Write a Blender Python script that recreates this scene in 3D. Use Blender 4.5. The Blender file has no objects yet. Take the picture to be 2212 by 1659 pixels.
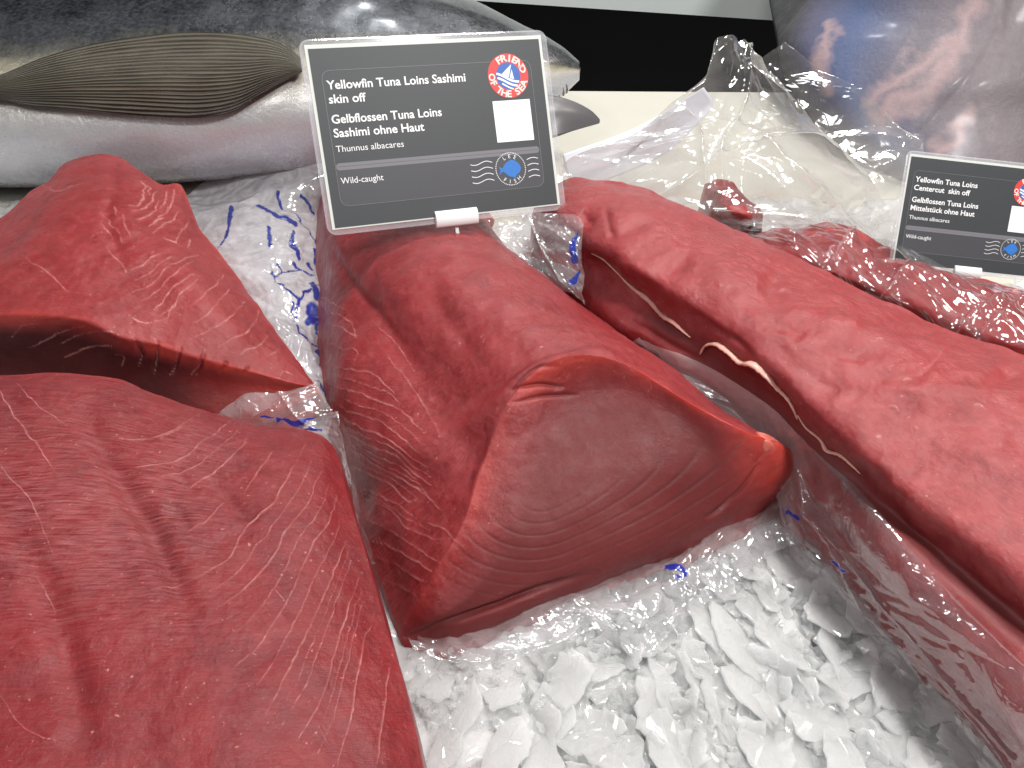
import bpy, math, random
import numpy as np
from mathutils import Vector
from mathutils.bvhtree import BVHTree

# ------------------------------------------------------------------ camera, world, lamps, exposure
S = bpy.context.scene
F = 1106/math.tan(math.radians(30.0))          # focal length in the units the outlines were measured in
CAMZ = 0.36
PITCH = math.radians(42.0)
cd = bpy.data.cameras.new('camera'); cam = bpy.data.objects.new('camera', cd); S.collection.objects.link(cam)
cam.location = (0, 0, CAMZ); cam.rotation_euler = (math.pi/2-PITCH, 0, 0)
cd.sensor_width = 36; cd.lens = 18/math.tan(math.radians(30.0)); cd.clip_start = 0.01; cd.clip_end = 50
S.camera = cam
S.render.resolution_x = 1024; S.render.resolution_y = 768
W = bpy.data.worlds.new('World'); S.world = W; W.use_nodes = True
W.node_tree.nodes['Background'].inputs[0].default_value = (0.93, 0.96, 1.0, 1)
W.node_tree.nodes['Background'].inputs[1].default_value = 0.18

def lamp(name, loc, aim, size, power, col=(1, 1, 1), spread=180):
    l = bpy.data.lights.new(name, 'AREA'); l.shape = 'DISK'; l.size = size; l.energy = power; l.color = col
    l.spread = math.radians(spread)
    o = bpy.data.objects.new(name, l); S.collection.objects.link(o); o.location = loc
    o.rotation_euler = (Vector(aim)-Vector(loc)).to_track_quat('-Z', 'Y').to_euler()
    return o
lamp('ceiling_or_fill_lamp', (0.35, 0.95, 1.55), (0.12, 0.45, 0), 0.40, 18.0, (1.0, 0.97, 0.93))
lamp('ceiling_or_fill_lamp', (0.55, 0.02, 1.0), (0.28, 0.28, 0), 0.14, 10.5, (1.0, 0.98, 0.96))
lamp('ceiling_or_fill_lamp', (-0.25, -0.55, 1.30), (0.2, 0.4, 0), 0.4, 3.5, (1.0, 0.98, 0.96))  # soft fill added on the camera side to brighten front-facing flesh and film
lamp('ceiling_or_glint_spot', (-0.1, 1.7, 1.5), (0.0, 0.6, 0), 0.06, 7.0, (0.92, 0.96, 1.0))
lamp('ceiling_or_glint_spot', (0.95, 1.3, 1.4), (0.3, 0.5, 0), 0.05, 5.0, (1.0, 0.90, 0.78))
lamp('ceiling_or_glint_spot', (-0.9, 0.5, 1.6), (0.0, 0.4, 0), 0.06, 3.0, (0.95, 0.97, 1.0))
lamp('ceiling_or_glint_spot', (-0.55, -0.15, 1.15), (0.25, 0.35, 0), 0.05, 2.5, (1.0, 0.97, 0.95))  # small spot added at the left front to put highlights on the film
lamp('ceiling_or_glint_spot', (0.45, 1.45, 1.2), (0.3, 0.5, 0), 0.04, 3.5, (1.0, 0.97, 0.94))
S.view_settings.view_transform = 'Standard'; S.view_settings.look = 'None'
S.view_settings.exposure = 0.0; S.view_settings.gamma = 1.0
cy = S.cycles
cy.max_bounces = 10; cy.transparent_max_bounces = 24; cy.diffuse_bounces = 4; cy.glossy_bounces = 4; cy.transmission_bounces = 8
cy.sample_clamp_indirect = 4.0; cy.caustics_reflective = False; cy.caustics_refractive = False

# ------------------------------------------------------------------ geometry helpers
rng = np.random.default_rng(7); random.seed(7)
cp, sp = math.cos(PITCH), math.sin(PITCH)
def rays(u, v):
    a = (np.asarray(u, float)-1106)/F; b = (829.5-np.asarray(v, float))/F
    return np.stack([a, cp+b*sp, -sp+b*cp], -1)
def UZ(u, v, z):            # world point seen at (u, v) at height z (cm)
    d = rays(u, v); t = (np.asarray(z, float)/100-CAMZ)/d[..., 2]
    return d*t[..., None]+np.array([0, 0, CAMZ])
def UY(u, v, y):            # world point seen at (u, v) at distance y (cm)
    d = rays(u, v); t = (np.asarray(y, float)/100)/d[..., 1]
    return d*t[..., None]+np.array([0, 0, CAMZ])
def PX(P):
    P = np.asarray(P)-np.array([0, 0, CAMZ])
    dep = P[..., 1]*cp-P[..., 2]*sp; up = P[..., 1]*sp+P[..., 2]*cp
    dep = np.maximum(dep, 1e-3)
    return np.stack([1106+F*P[..., 0]/dep, 829.5-F*up/dep], -1)
CAM = np.array([0, 0, CAMZ])

def hash3(ix, iy, iz, seed):
    h = (ix.astype(np.int64)*374761393+iy.astype(np.int64)*668265263+iz.astype(np.int64)*2147483647+seed*1274126177) & 0xffffffff
    h = ((h ^ (h >> 13))*1274126177) & 0xffffffff
    h = ((h ^ (h >> 16))*2246822519) & 0xffffffff
    return ((h ^ (h >> 15)) & 0xffffff)/float(0xffffff)
def vnoise(P, seed=0):
    I = np.floor(P); f = P-I; I = I.astype(np.int64); f = f*f*(3-2*f)
    r = 0
    for dx in (0, 1):
        for dy in (0, 1):
            for dz in (0, 1):
                w = (f[..., 0] if dx else 1-f[..., 0])*(f[..., 1] if dy else 1-f[..., 1])*(f[..., 2] if dz else 1-f[..., 2])
                r = r+w*hash3(I[..., 0]+dx, I[..., 1]+dy, I[..., 2]+dz, seed)
    return r*2-1
def fbm(P, sc, oct=4, seed=0, gain=0.5):
    r = 0; a = 1.0; P = np.asarray(P)*sc
    for k in range(oct):
        r = r+a*vnoise(P, seed+k*17); a *= gain; P = P*2.03+3.7
    return r
def ridged(P, sc, oct=3, seed=0, gain=0.5):
    r = 0; a = 1.0; P = np.asarray(P)*sc
    for k in range(oct):
        r = r+a*(1-np.abs(vnoise(P, seed+k*31))*2.0); a *= gain; P = P*2.1+5.1
    return r
def crumple(P, sc, seed=0, n=7):        # facets meeting in sharp folds: max / min of tilted planes warped by noise
    P = np.asarray(P)*sc
    P = P+0.35*np.stack([vnoise(P*0.8, seed+1), vnoise(P*0.8, seed+2), vnoise(P*0.8, seed+3)], -1)
    I = np.floor(P); best = np.full(P.shape[:-1], 9.0); sec = best.copy()
    for dx in (-1, 0, 1):
        for dy in (-1, 0, 1):
            for dz in (-1, 0, 1):
                C = I+np.array([dx, dy, dz]); ix, iy, iz = (C[..., k].astype(np.int64) for k in range(3))
                q = C+np.stack([hash3(ix, iy, iz, seed+11), hash3(ix, iy, iz, seed+12), hash3(ix, iy, iz, seed+13)], -1)
                d = np.sqrt(((P-q)**2).sum(-1)); s2 = np.maximum(best, d); sec = np.minimum(sec, s2); best = np.minimum(best, d)
    return best
def catmull(P, n, t=None):
    P = np.asarray(P, float); m = len(P)
    if t is None:
        d = np.sqrt(np.sqrt(((P[1:]-P[:-1])**2).reshape(m-1, -1).sum(-1)))+1e-9
        t = np.concatenate([[0], np.cumsum(d)]); t /= t[-1]
    x = np.linspace(0, 1, n)
    k = np.clip(np.searchsorted(t, x, side='right')-1, 0, m-2)
    h = (t[1:]-t[:-1])
    sl = (P[1:]-P[:-1])/h.reshape((-1,)+(1,)*(P.ndim-1))
    M = np.empty_like(P); M[0] = sl[0]; M[-1] = sl[-1]
    if m > 2:
        w1 = h[1:].reshape((-1,)+(1,)*(P.ndim-1)); w0 = h[:-1].reshape((-1,)+(1,)*(P.ndim-1))
        M[1:-1] = (sl[:-1]*w1+sl[1:]*w0)/(w0+w1)
    u = ((x-t[k])/h[k]); sh = (-1,)+(1,)*(P.ndim-1)
    hh = h[k].reshape(sh); u = u.reshape(sh)
    return ((2*u**3-3*u**2+1)*P[k]+(u**3-2*u**2+u)*hh*M[k]+(-2*u**3+3*u**2)*P[k+1]+(u**3-u**2)*hh*M[k+1])
def resample(P, n):
    Q = catmull(P, 400)
    d = np.sqrt(((Q[1:]-Q[:-1])**2).sum(-1)); t = np.concatenate([[0], np.cumsum(d)]); t /= t[-1]
    x = np.linspace(0, 1, n)
    return np.stack([np.interp(x, t, Q[:, k]) for k in range(3)], -1)
def patch(rows, nr, nc, mode='z', arc=True):
    R = []
    for r in rows:
        r = np.array(r, float); w = (UZ if mode == 'z' else UY)(r[:, 0], r[:, 1], r[:, 2])
        R.append(resample(w, nc) if arc else catmull(w, nc))
    R = np.array(R)
    d = np.array([np.sqrt(((R[i+1]-R[i])**2).sum(-1)).mean() for i in range(len(R)-1)])+1e-6
    t = np.concatenate([[0], np.cumsum(d)]); t /= t[-1]
    return catmull(R, nr, t)
def gnormals(G):
    a = np.gradient(G, axis=0); b = np.gradient(G, axis=1)
    n = np.cross(a, b); n /= (np.linalg.norm(n, axis=-1, keepdims=True)+1e-12)
    tocam = CAM-G
    s = np.sign((n*tocam).sum(-1).mean())
    return n*(s if s else 1)
def smooth_grid(G, it, mask=None):
    for _ in range(it):
        A = G.copy()
        A[1:-1, 1:-1] = 0.5*G[1:-1, 1:-1]+0.125*(G[2:, 1:-1]+G[:-2, 1:-1]+G[1:-1, 2:]+G[1:-1, :-2])
        G = A if mask is None else G+(A-G)*mask
    return G
def polydist(uv, polys):      # nearest distance to a set of (u, v, width) polylines, in widths: <=0.5 is inside
    shp = uv.shape[:-1]; Q = uv.reshape(-1, 2); best = np.full(len(Q), 99.0)
    for pl in polys:
        pl = np.array(pl, float)
        for i in range(len(pl)-1):
            a, b = pl[i], pl[i+1]; wm = max(a[2], b[2], 1)*3+2
            m = np.where((Q[:, 0] > min(a[0], b[0])-wm) & (Q[:, 0] < max(a[0], b[0])+wm) & (Q[:, 1] > min(a[1], b[1])-wm) & (Q[:, 1] < max(a[1], b[1])+wm))[0]
            if not len(m): continue
            q = Q[m]; d = b[:2]-a[:2]; L = (d@d)+1e-9
            t = np.clip(((q-a[:2])@d)/L, 0, 1)
            dist = np.linalg.norm(q-(a[:2]+t[:, None]*d), axis=1)/np.maximum(a[2]+(b[2]-a[2])*t, 0.3)
            best[m] = np.minimum(best[m], dist)
    return best.reshape(shp)
def groove_h(uv, pts, wd, dep):      # a soft trough that fades out at both ends
    c = curve(pts, 1, 30)[:, :2]; Q = uv.reshape(-1, 2); best = np.full(len(Q), 1e9); tt = np.zeros(len(Q)); n = len(c)
    lo = c.min(0)-wd*2; hi = c.max(0)+wd*2
    m = np.where((Q[:, 0] > lo[0]) & (Q[:, 0] < hi[0]) & (Q[:, 1] > lo[1]) & (Q[:, 1] < hi[1]))[0]; q = Q[m]
    b_ = np.full(len(q), 1e9); t_ = np.zeros(len(q))
    for i in range(n-1):
        d = c[i+1]-c[i]; t = np.clip(((q-c[i])@d)/((d@d)+1e-9), 0, 1); ds = np.linalg.norm(q-(c[i]+t[:, None]*d), axis=1)
        k = ds < b_; b_[k] = ds[k]; t_[k] = (i+t[k])/(n-1)
    h = np.zeros(len(Q)); h[m] = dep*np.sin(np.clip(t_, 0, 1)*math.pi)**0.8*np.exp(-(b_/wd*1.6)**2)
    return h.reshape(uv.shape[:-1])
def tri_noise(x, y, seed):           # random heights joined by flat triangles: straight sharp folds
    ix = np.floor(x); iy = np.floor(y); fx = x-ix; fy = y-iy; ix = ix.astype(np.int64); iy = iy.astype(np.int64); z = np.zeros_like(ix)
    H = lambda a, b: hash3(ix+a, iy+b, z, seed)*2-1
    a, b, c, d = H(0, 0), H(1, 0), H(0, 1), H(1, 1); flip = hash3(ix, iy, z+5, seed) > 0.5
    t1 = np.where(fx+fy < 1, a+(b-a)*fx+(c-a)*fy, d+(c-d)*(1-fx)+(b-d)*(1-fy))
    t2 = np.where(fx > fy, a+(b-a)*fx+(d-b)*fy, a+(d-c)*fx+(c-a)*fy)
    return np.where(flip, t1, t2)
def folds(U, f, seed, G, th0=None, asp=0.62):
    r = 0; a = 1.0
    wx = fbm(G, 14, 1, seed+71)*0.45; wy = fbm(G, 14, 1, seed+72)*0.45
    for k in range(3):
        th = 0.6+seed*0.7+k*1.1 if th0 is None else th0+0.25*(k-1); x = U[..., 0]*math.cos(th)-U[..., 1]*math.sin(th); y = U[..., 0]*math.sin(th)+U[..., 1]*math.cos(th)
        r = r+a*tri_noise(x*f+wx+k*7.7, y*f*asp+wy, seed+k*13); a *= 0.36; f *= 2.4
    return r
def curve(pts, w=3, n=24, taper=True):
    p = np.array([(a[0], a[1], 0) for a in pts], float); c = catmull(p, n)
    ww = w*(0.35+0.65*np.sin(np.linspace(0.1, math.pi-0.1, n))) if taper else np.full(n, float(w))
    return np.stack([c[:, 0], c[:, 1], ww], -1)

def make_mesh(name, V, Fc, mat, attrs=None, uv=None, smooth=True):
    me = bpy.data.meshes.new(name)
    me.from_pydata([], [], []) if False else None
    V = np.asarray(V, np.float32); Fc = [np.asarray(f) for f in Fc] if isinstance(Fc, list) else Fc
    if isinstance(Fc, np.ndarray):
        nf, k = Fc.shape; li = Fc.ravel(); st = np.arange(nf)*k
    else:
        li = np.concatenate(Fc); st = np.concatenate([[0], np.cumsum([len(f) for f in Fc])[:-1]]); nf = len(Fc)
    me.vertices.add(len(V)); me.vertices.foreach_set('co', V.ravel())
    me.loops.add(len(li)); me.loops.foreach_set('vertex_index', li.astype(np.int32))
    me.polygons.add(nf); me.polygons.foreach_set('loop_start', st.astype(np.int32))
    me.update(calc_edges=True); me.validate()
    me.polygons.foreach_set('use_smooth', np.full(len(me.polygons), smooth))
    for k, a in (attrs or {}).items():
        at = me.attributes.new(k, 'FLOAT', 'POINT'); at.data.foreach_set('value', np.asarray(a, np.float32).ravel())
    if uv is not None:
        l = me.uv_layers.new(name='UVMap'); idx = np.empty(len(me.loops), np.int32); me.loops.foreach_get('vertex_index', idx)
        l.data.foreach_set('uv', np.asarray(uv, np.float32)[idx].ravel())
    if mat: me.materials.append(mat)
    return me
def link(name, me, parent=None, label=None, cat=None, kind=None, group=None):
    o = bpy.data.objects.new(name, me); S.collection.objects.link(o)
    if parent: o.parent = parent
    if label: o['label'] = label
    if cat: o['category'] = cat
    if kind: o['kind'] = kind
    if group: o['group'] = group
    return o
def gridfaces(nr, nc, off=0):
    i = np.arange(nr-1)[:, None]*nc+np.arange(nc-1)[None, :]
    return (np.stack([i, i+1, i+nc+1, i+nc], -1).reshape(-1, 4)+off)
def solid(G, drop=None, direction=None, attrs=None, steps=8):
    """top surface grid closed by walls that fall from its border to a floor, and a bottom"""
    nr, nc = G.shape[:2]
    V = G.reshape(-1, 3); Fq = gridfaces(nr, nc)
    loop = np.concatenate([np.arange(nc), np.arange(1, nr)*nc+nc-1, (nr-1)*nc+np.arange(nc-2, -1, -1), np.arange(nr-2, 0, -1)*nc])
    B = V[loop]; cen = B.mean(0); E = [V]; n0 = len(V); rings = [loop]
    for s in range(1, steps+1):
        f = s/steps
        if direction is None:
            T = B.copy(); T[:, 2] = B[:, 2]+(drop-B[:, 2])*f
            inn = 0.012*math.sin(f*math.pi)  # the wall bulges a little
            d = T[:, :2]-cen[:2]; T[:, :2] += d/(np.linalg.norm(d, axis=1, keepdims=True)+1e-9)*inn*0.25
        else:
            T = B+np.array(direction)*f
        E.append(T); rings.append(n0+(s-1)*len(loop)+np.arange(len(loop)))
    faces = [Fq]
    for a, b in zip(rings[:-1], rings[1:]):
        faces.append(np.stack([a, b, np.roll(b, -1), np.roll(a, -1)], -1))
    cidx = n0+steps*len(loop); cc = E[-1].mean(0); E.append(cc[None])
    last = rings[-1]; tri = np.stack([last, np.roll(last, -1), np.full(len(last), cidx), ], -1)
    V2 = np.concatenate(E)
    fl = np.concatenate(faces)
    return V2, fl, tri, len(V2)-n0, loop
def solid_mesh(name, G, mat, drop=-0.01, direction=None, attrs=None, uv=None, steps=8):
    V, Fq, tri, extra, loop = solid(G, drop, direction, steps=steps)
    at = {}
    for k, a in (attrs or {}).items():
        a = np.asarray(a).ravel(); at[k] = np.concatenate([a, np.tile(a[loop], steps), [a[loop[0]]]])
    U = None
    if uv is not None:
        u = uv.reshape(-1, 2); ul = u[loop]
        U = np.concatenate([u]+[ul+np.array([0, 0.3*(s+1)]) for s in range(steps)]+[ul[:1]])
    li = np.concatenate([Fq.ravel(), tri.ravel()])
    st = np.concatenate([np.arange(len(Fq))*4, len(Fq)*4+np.arange(len(tri))*3])
    me = bpy.data.meshes.new(name)
    me.vertices.add(len(V)); me.vertices.foreach_set('co', V.astype(np.float32).ravel())
    me.loops.add(len(li)); me.loops.foreach_set('vertex_index', li.astype(np.int32))
    me.polygons.add(len(st)); me.polygons.foreach_set('loop_start', st.astype(np.int32))
    me.update(calc_edges=True)
    me.polygons.foreach_set('use_smooth', np.ones(len(st), bool))
    for k, a in at.items():
        q = me.attributes.new(k, 'FLOAT', 'POINT'); q.data.foreach_set('value', a.astype(np.float32))
    if U is not None:
        l = me.uv_layers.new(name='UVMap'); l.data.foreach_set('uv', U.astype(np.float32)[li].ravel())
    me.materials.append(mat)
    return me
def griduv(G):       # arc-length coordinates in cm
    a = np.linalg.norm(np.diff(G, axis=1), axis=-1).mean(0); b = np.linalg.norm(np.diff(G, axis=0), axis=-1).mean(1)
    s = np.concatenate([[0], np.cumsum(a)])*100; t = np.concatenate([[0], np.cumsum(b)])*100
    return np.stack(np.meshgrid(s, t), -1)
def bvh_of(o):
    me = o.data; n = len(me.vertices); co = np.empty(n*3, np.float32); me.vertices.foreach_get('co', co)
    return BVHTree.FromPolygons([tuple(c) for c in co.reshape(-1, 3)], [tuple(p.vertices) for p in me.polygons])
def lowbvh(G, step=4):
    g = G[::step, ::step]; nr, nc = g.shape[:2]
    return BVHTree.FromPolygons([tuple(c) for c in g.reshape(-1, 3)], [tuple(int(k) for k in f) for f in gridfaces(nr, nc)])
def lay_over(G, trees, off=0.0015):      # a film lies on top of what is under it
    nr, nc = G.shape[:2]; L = np.linalg.norm(G-CAM, axis=-1)
    for i in range(nr):
        for j in range(nc):
            d = Vector((G[i, j]-CAM)/L[i, j])
            for T in trees:
                h = T.ray_cast(Vector(CAM), d, 3.0)
                if h[0] is not None and h[3]-off < L[i, j]: L[i, j] = h[3]-off
    D = (G-CAM)/np.linalg.norm(G-CAM, axis=-1, keepdims=True)
    L = smooth_grid(L[..., None], 2)[..., 0]
    return CAM+D*L[..., None]

# ------------------------------------------------------------------ material helpers
def newmat(name):
    m = bpy.data.materials.new(name); m.use_nodes = True; nt = m.node_tree; nt.nodes.clear()
    out = nt.nodes.new('ShaderNodeOutputMaterial'); return m, nt, out
def N(nt, t, **kw):
    n = nt.nodes.new('ShaderNode'+t)
    for k, v in kw.items():
        if k.startswith('i_'):
            key = k[2:].replace('_', ' ')
            n.inputs[key].default_value = v
        else: setattr(n, k, v)
    return n
def L(nt, a, b): nt.links.new(a, b)
def attr(nt, name):
    return N(nt, 'Attribute', attribute_name=name).outputs['Fac']
def mixc(nt, f, a, b, mode='MIX'):
    m = nt.nodes.new('ShaderNodeMix'); m.data_type = 'RGBA'; m.blend_type = mode
    for s, x in ((m.inputs[0], f), (m.inputs[6], a), (m.inputs[7], b)):
        if isinstance(x, (int, float)): s.default_value = x
        elif isinstance(x, tuple): s.default_value = x if len(x) == 4 else x+(1,)
        else: L(nt, x, s)
    return m.outputs[2]
def math_(nt, op, a, b=0.0, clamp=False):
    m = nt.nodes.new('ShaderNodeMath'); m.operation = op; m.use_clamp = clamp
    for s, x in ((m.inputs[0], a), (m.inputs[1], b)):
        if isinstance(x, (int, float)): s.default_value = x
        else: L(nt, x, s)
    return m.outputs[0]
def ramp(nt, f, stops):
    r = nt.nodes.new('ShaderNodeValToRGB'); e = r.color_ramp.elements
    while len(e) < len(stops): e.new(0.5)
    for k, (p, c) in enumerate(stops):
        e[k].position = p; e[k].color = (c, c, c, 1) if isinstance(c, (int, float)) else tuple(c)+(1,)
    L(nt, f, r.inputs[0]); return r.outputs[0]
def noise(nt, co, scale, detail=4, rough=0.55, dist=0.0):
    n = N(nt, 'TexNoise', i_Scale=scale, i_Detail=detail, i_Roughness=rough, i_Distortion=dist); L(nt, co, n.inputs['Vector']); return n.outputs[0]
def mapped(nt, co, scale, rot=0.0):
    m = N(nt, 'Mapping'); L(nt, co, m.inputs[0]); m.inputs['Scale'].default_value = scale; m.inputs['Rotation'].default_value = (0, 0, rot); return m.outputs[0]

def meat_mat(name, c1, c2, c3, cut, rough=0.40, wet=0.6, sheen=0.0, sss=0.45, stri_rot=0.0):
    wet = 0.55 if name in ('loin_flesh_right', 'loin_flesh_far') else 0.32
    m, nt, out = newmat(name)
    tc = N(nt, 'TexCoord'); ob = tc.outputs['Object']; uvc = tc.outputs['UV']
    b = N(nt, 'BsdfPrincipled'); L(nt, b.outputs[0], out.inputs[0])
    big = ramp(nt, noise(nt, ob, 22, 3), [(0.3, 0.0), (0.7, 1.0)])
    col = mixc(nt, big, c1, c2)
    med = ramp(nt, noise(nt, ob, 85, 6, 0.65, 0.6), [(0.42, 0.0), (0.72, 1.0)])
    col = mixc(nt, math_(nt, 'MULTIPLY', med, 0.6), col, c3)
    dk = ramp(nt, noise(nt, ob, 45, 5, 0.7, 1.2), [(0.28, 0.4), (0.5, 0.0)])
    col = mixc(nt, dk, col, tuple(c*0.45 for c in c1))
    st = noise(nt, mapped(nt, uvc, (0.9, 11, 1), stri_rot), 1.0, 5, 0.6, 0.5)
    stf = ramp(nt, st, [(0.38, 0.0), (0.68, 1.0)])
    sa = math_(nt, 'MULTIPLY', attr(nt, 'stri'), stf)
    col = mixc(nt, math_(nt, 'MULTIPLY', sa, 0.40), col, (0.47, 0.17, 0.17))
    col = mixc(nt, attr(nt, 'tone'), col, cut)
    fib = noise(nt, mapped(nt, uvc, (1.5, 22, 1), stri_rot), 1.0, 4, 0.6)
    col = mixc(nt, math_(nt, 'MULTIPLY', ramp(nt, fib, [(0.35, 1.0), (0.6, 0.0)]), 0.35), col, (0.10, 0.018, 0.018))
    col = mixc(nt, math_(nt, 'MULTIPLY', attr(nt, 'ring'), 0.7), col, (0.10, 0.03, 0.03))
    br = ramp(nt, noise(nt, ob, 260, 3, 0.7), [(0.35, 0.25), (0.6, 1.0)])
    ln = math_(nt, 'MULTIPLY', math_(nt, 'MULTIPLY', attr(nt, 'line'), br), ramp(nt, noise(nt, ob, 70, 3, 0.6), [(0.36, 0.25), (0.62, 0.9)]))
    col = mixc(nt, ln, col, (0.58, 0.28, 0.26))
    col = mixc(nt, attr(nt, 'rim'), col, (0.52, 0.050, 0.028))  # orange-red edges, partly the glow through thin flesh put into the colour
    fat = ramp(nt, noise(nt, ob, 480, 2, 0.6), [(0.69, 0.0), (0.76, 0.5)])
    col = mixc(nt, math_(nt, 'MULTIPLY', fat, math_(nt, 'SUBTRACT', 1.0, attr(nt, 'tone'))), col, (0.62, 0.30, 0.27))
    L(nt, col, b.inputs['Base Color'])
    rg = ramp(nt, noise(nt, ob, 120, 5, 0.7), [(0.3, rough-0.12), (0.75, rough+0.18)])
    L(nt, math_(nt, 'ADD', rg, math_(nt, 'MULTIPLY', attr(nt, 'tone'), 0.2)), b.inputs['Roughness'])
    b.inputs['Specular IOR Level'].default_value = 0.28; b.inputs['Subsurface Weight'].default_value = sss; b.inputs['Subsurface Radius'].default_value = (1.0, 0.18, 0.12); b.inputs['Subsurface Scale'].default_value = 0.007
    L(nt, math_(nt, 'MULTIPLY', math_(nt, 'SUBTRACT', 1.0, math_(nt, 'MULTIPLY', attr(nt, 'tone'), 0.9)), wet), b.inputs['Coat Weight']); b.inputs['Coat Roughness'].default_value = 0.16
    b.inputs['Sheen Weight'].default_value = sheen; b.inputs['Sheen Roughness'].default_value = 0.45; b.inputs['Sheen Tint'].default_value = (0.95, 0.78, 0.85, 1)
    h1 = noise(nt, ob, 620, 5, 0.75); h2 = noise(nt, ob, 140, 5, 0.6); 
    h = math_(nt, 'ADD', math_(nt, 'MULTIPLY', h1, 0.35), math_(nt, 'MULTIPLY', h2, 0.9))
    h = math_(nt, 'ADD', h, math_(nt, 'MULTIPLY', math_(nt, 'MULTIPLY', st, attr(nt, 'stri')), 0.6))
    h = math_(nt, 'ADD', h, math_(nt, 'MULTIPLY', fib, 0.3))
    calm = math_(nt, 'SUBTRACT', 1.0, math_(nt, 'MULTIPLY', attr(nt, 'tone'), 0.75))
    h = math_(nt, 'MULTIPLY', h, calm)
    bp = N(nt, 'Bump', i_Strength=0.55, i_Distance=0.0011); L(nt, h, bp.inputs['Height']); L(nt, bp.outputs[0], b.inputs['Normal'])
    bp2 = N(nt, 'Bump', i_Strength=0.9, i_Distance=0.0014); L(nt, math_(nt, 'MULTIPLY', noise(nt, ob, 750, 2, 0.6), calm), bp2.inputs['Height']); L(nt, bp.outputs[0], bp2.inputs['Normal']); L(nt, bp2.outputs[0], b.inputs['Coat Normal'])
    return m

def film_mat(name, milk=0.15, tint=(0.93, 0.93, 0.94), rough=0.10, inkcol=(0.012, 0.04, 0.40), bumpsc=45, gloss=1.0, edge=0.22, bump=0.6, fine=0.3, aniso=None):
    m, nt, out = newmat(name)
    ob = N(nt, 'TexCoord').outputs['Object']
    co = mapped(nt, mapped(nt, ob, (1, 1, 1), aniso), (1, 0.28, 1)) if aniso is not None else ob
    def crease(sc, det, dist):
        return math_(nt, 'ABSOLUTE', math_(nt, 'SUBTRACT', noise(nt, co, sc, det, 0.5, dist), 0.5))
    h = math_(nt, 'SUBTRACT', crease(bumpsc, 2, 1.2), crease(bumpsc*0.7+11, 1, 0.8))
    h = math_(nt, 'ADD', h, math_(nt, 'MULTIPLY', crease(bumpsc*3.1, 1, 0.8), fine))
    bp = N(nt, 'Bump', i_Strength=bump, i_Distance=0.008); L(nt, h, bp.inputs['Height'])
    tr = N(nt, 'BsdfTransparent'); tr.inputs[0].default_value = (0.97, 0.97, 0.98, 1)
    gl = N(nt, 'BsdfGlossy', i_Roughness=rough); L(nt, bp.outputs[0], gl.inputs['Normal']); gl.inputs['Color'].default_value = (1, 1, 1, 1)
    lwn = N(nt, 'LayerWeight', i_Blend=0.5); L(nt, bp.outputs[0], lwn.inputs['Normal'])
    lwf = math_(nt, 'ADD', math_(nt, 'MULTIPLY', math_(nt, 'POWER', lwn.outputs['Facing'], 4.0), 0.6), 0.09)
    df = N(nt, 'BsdfDiffuse'); tl = N(nt, 'BsdfTranslucent')
    inkf = attr(nt, 'ink')
    c = mixc(nt, inkf, tint, inkcol); L(nt, c, df.inputs[0]); L(nt, c, tl.inputs[0])
    dm = N(nt, 'MixShader', i_Fac=0.4); L(nt, df.outputs[0], dm.inputs[1]); L(nt, tl.outputs[0], dm.inputs[2])
    mk = ramp(nt, noise(nt, ob, 60, 4, 0.65, 1.0), [(0.3, milk*0.6), (0.75, min(1.0, milk*1.6))])
    el = N(nt, 'LayerWeight', i_Blend=0.35)
    mk = math_(nt, 'ADD', mk, math_(nt, 'MULTIPLY', el.outputs['Facing'], edge), True)
    mk = math_(nt, 'ADD', mk, attr(nt, 'milk'), True)
    mk = math_(nt, 'MAXIMUM', mk, math_(nt, 'MULTIPLY', inkf, 0.95))
    a = N(nt, 'MixShader'); L(nt, mk, a.inputs[0]); L(nt, tr.outputs[0], a.inputs[1]); L(nt, dm.outputs[0], a.inputs[2])
    z = N(nt, 'MixShader'); L(nt, math_(nt, 'MULTIPLY', lwf, gloss, True), z.inputs[0]); L(nt, a.outputs[0], z.inputs[1]); L(nt, gl.outputs[0], z.inputs[2])
    L(nt, z.outputs[0], out.inputs[0]); return m
def plain(name, col, rough=0.5, spec=0.5, noisy=0.0, nsc=40, **kw):
    m, nt, out = newmat(name); b = N(nt, 'BsdfPrincipled', i_Roughness=rough); L(nt, b.outputs[0], out.inputs[0])
    b.inputs['Specular IOR Level'].default_value = spec
    if noisy:
        ob = N(nt, 'TexCoord').outputs['Object']
        f = noise(nt, ob, nsc, 6, 0.65)
        L(nt, mixc(nt, f, tuple(c*(1-noisy) for c in col), tuple(min(1, c*(1+noisy)) for c in col)), b.inputs['Base Color'])
    else: b.inputs['Base Color'].default_value = col+(1,)
    for k, v in kw.items(): b.inputs[k.replace('_', ' ')].default_value = v
    return m

# ------------------------------------------------------------------ the setting: counter, dark recess, white board, ice
def box(name, x0, x1, y0, y1, z0, z1, mat, rz=0.0, **kw):
    V = np.array([[x, y, z] for x in (x0, x1) for y in (y0, y1) for z in (z0, z1)], float)
    Fc = np.array([[0, 1, 3, 2], [4, 6, 7, 5], [0, 4, 5, 1], [2, 3, 7, 6], [0, 2, 6, 4], [1, 5, 7, 3]])
    c, s = math.cos(rz), math.sin(rz); V[:, :2] = V[:, :2]@np.array([[c, s], [-s, c]])
    me = make_mesh(name, V, Fc, mat, smooth=False)
    o = link(name, me, **kw)
    bv = o.modifiers.new('b', 'BEVEL'); bv.width = 0.003; bv.segments = 2
    return o
m_cream = plain('cream_board', (0.50, 0.485, 0.42), 0.4, noisy=0.06, nsc=12)
m_black = plain('dark_recess', (0.0025, 0.0025, 0.003), 0.8, spec=0.1, noisy=0.3, nsc=6)
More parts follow.
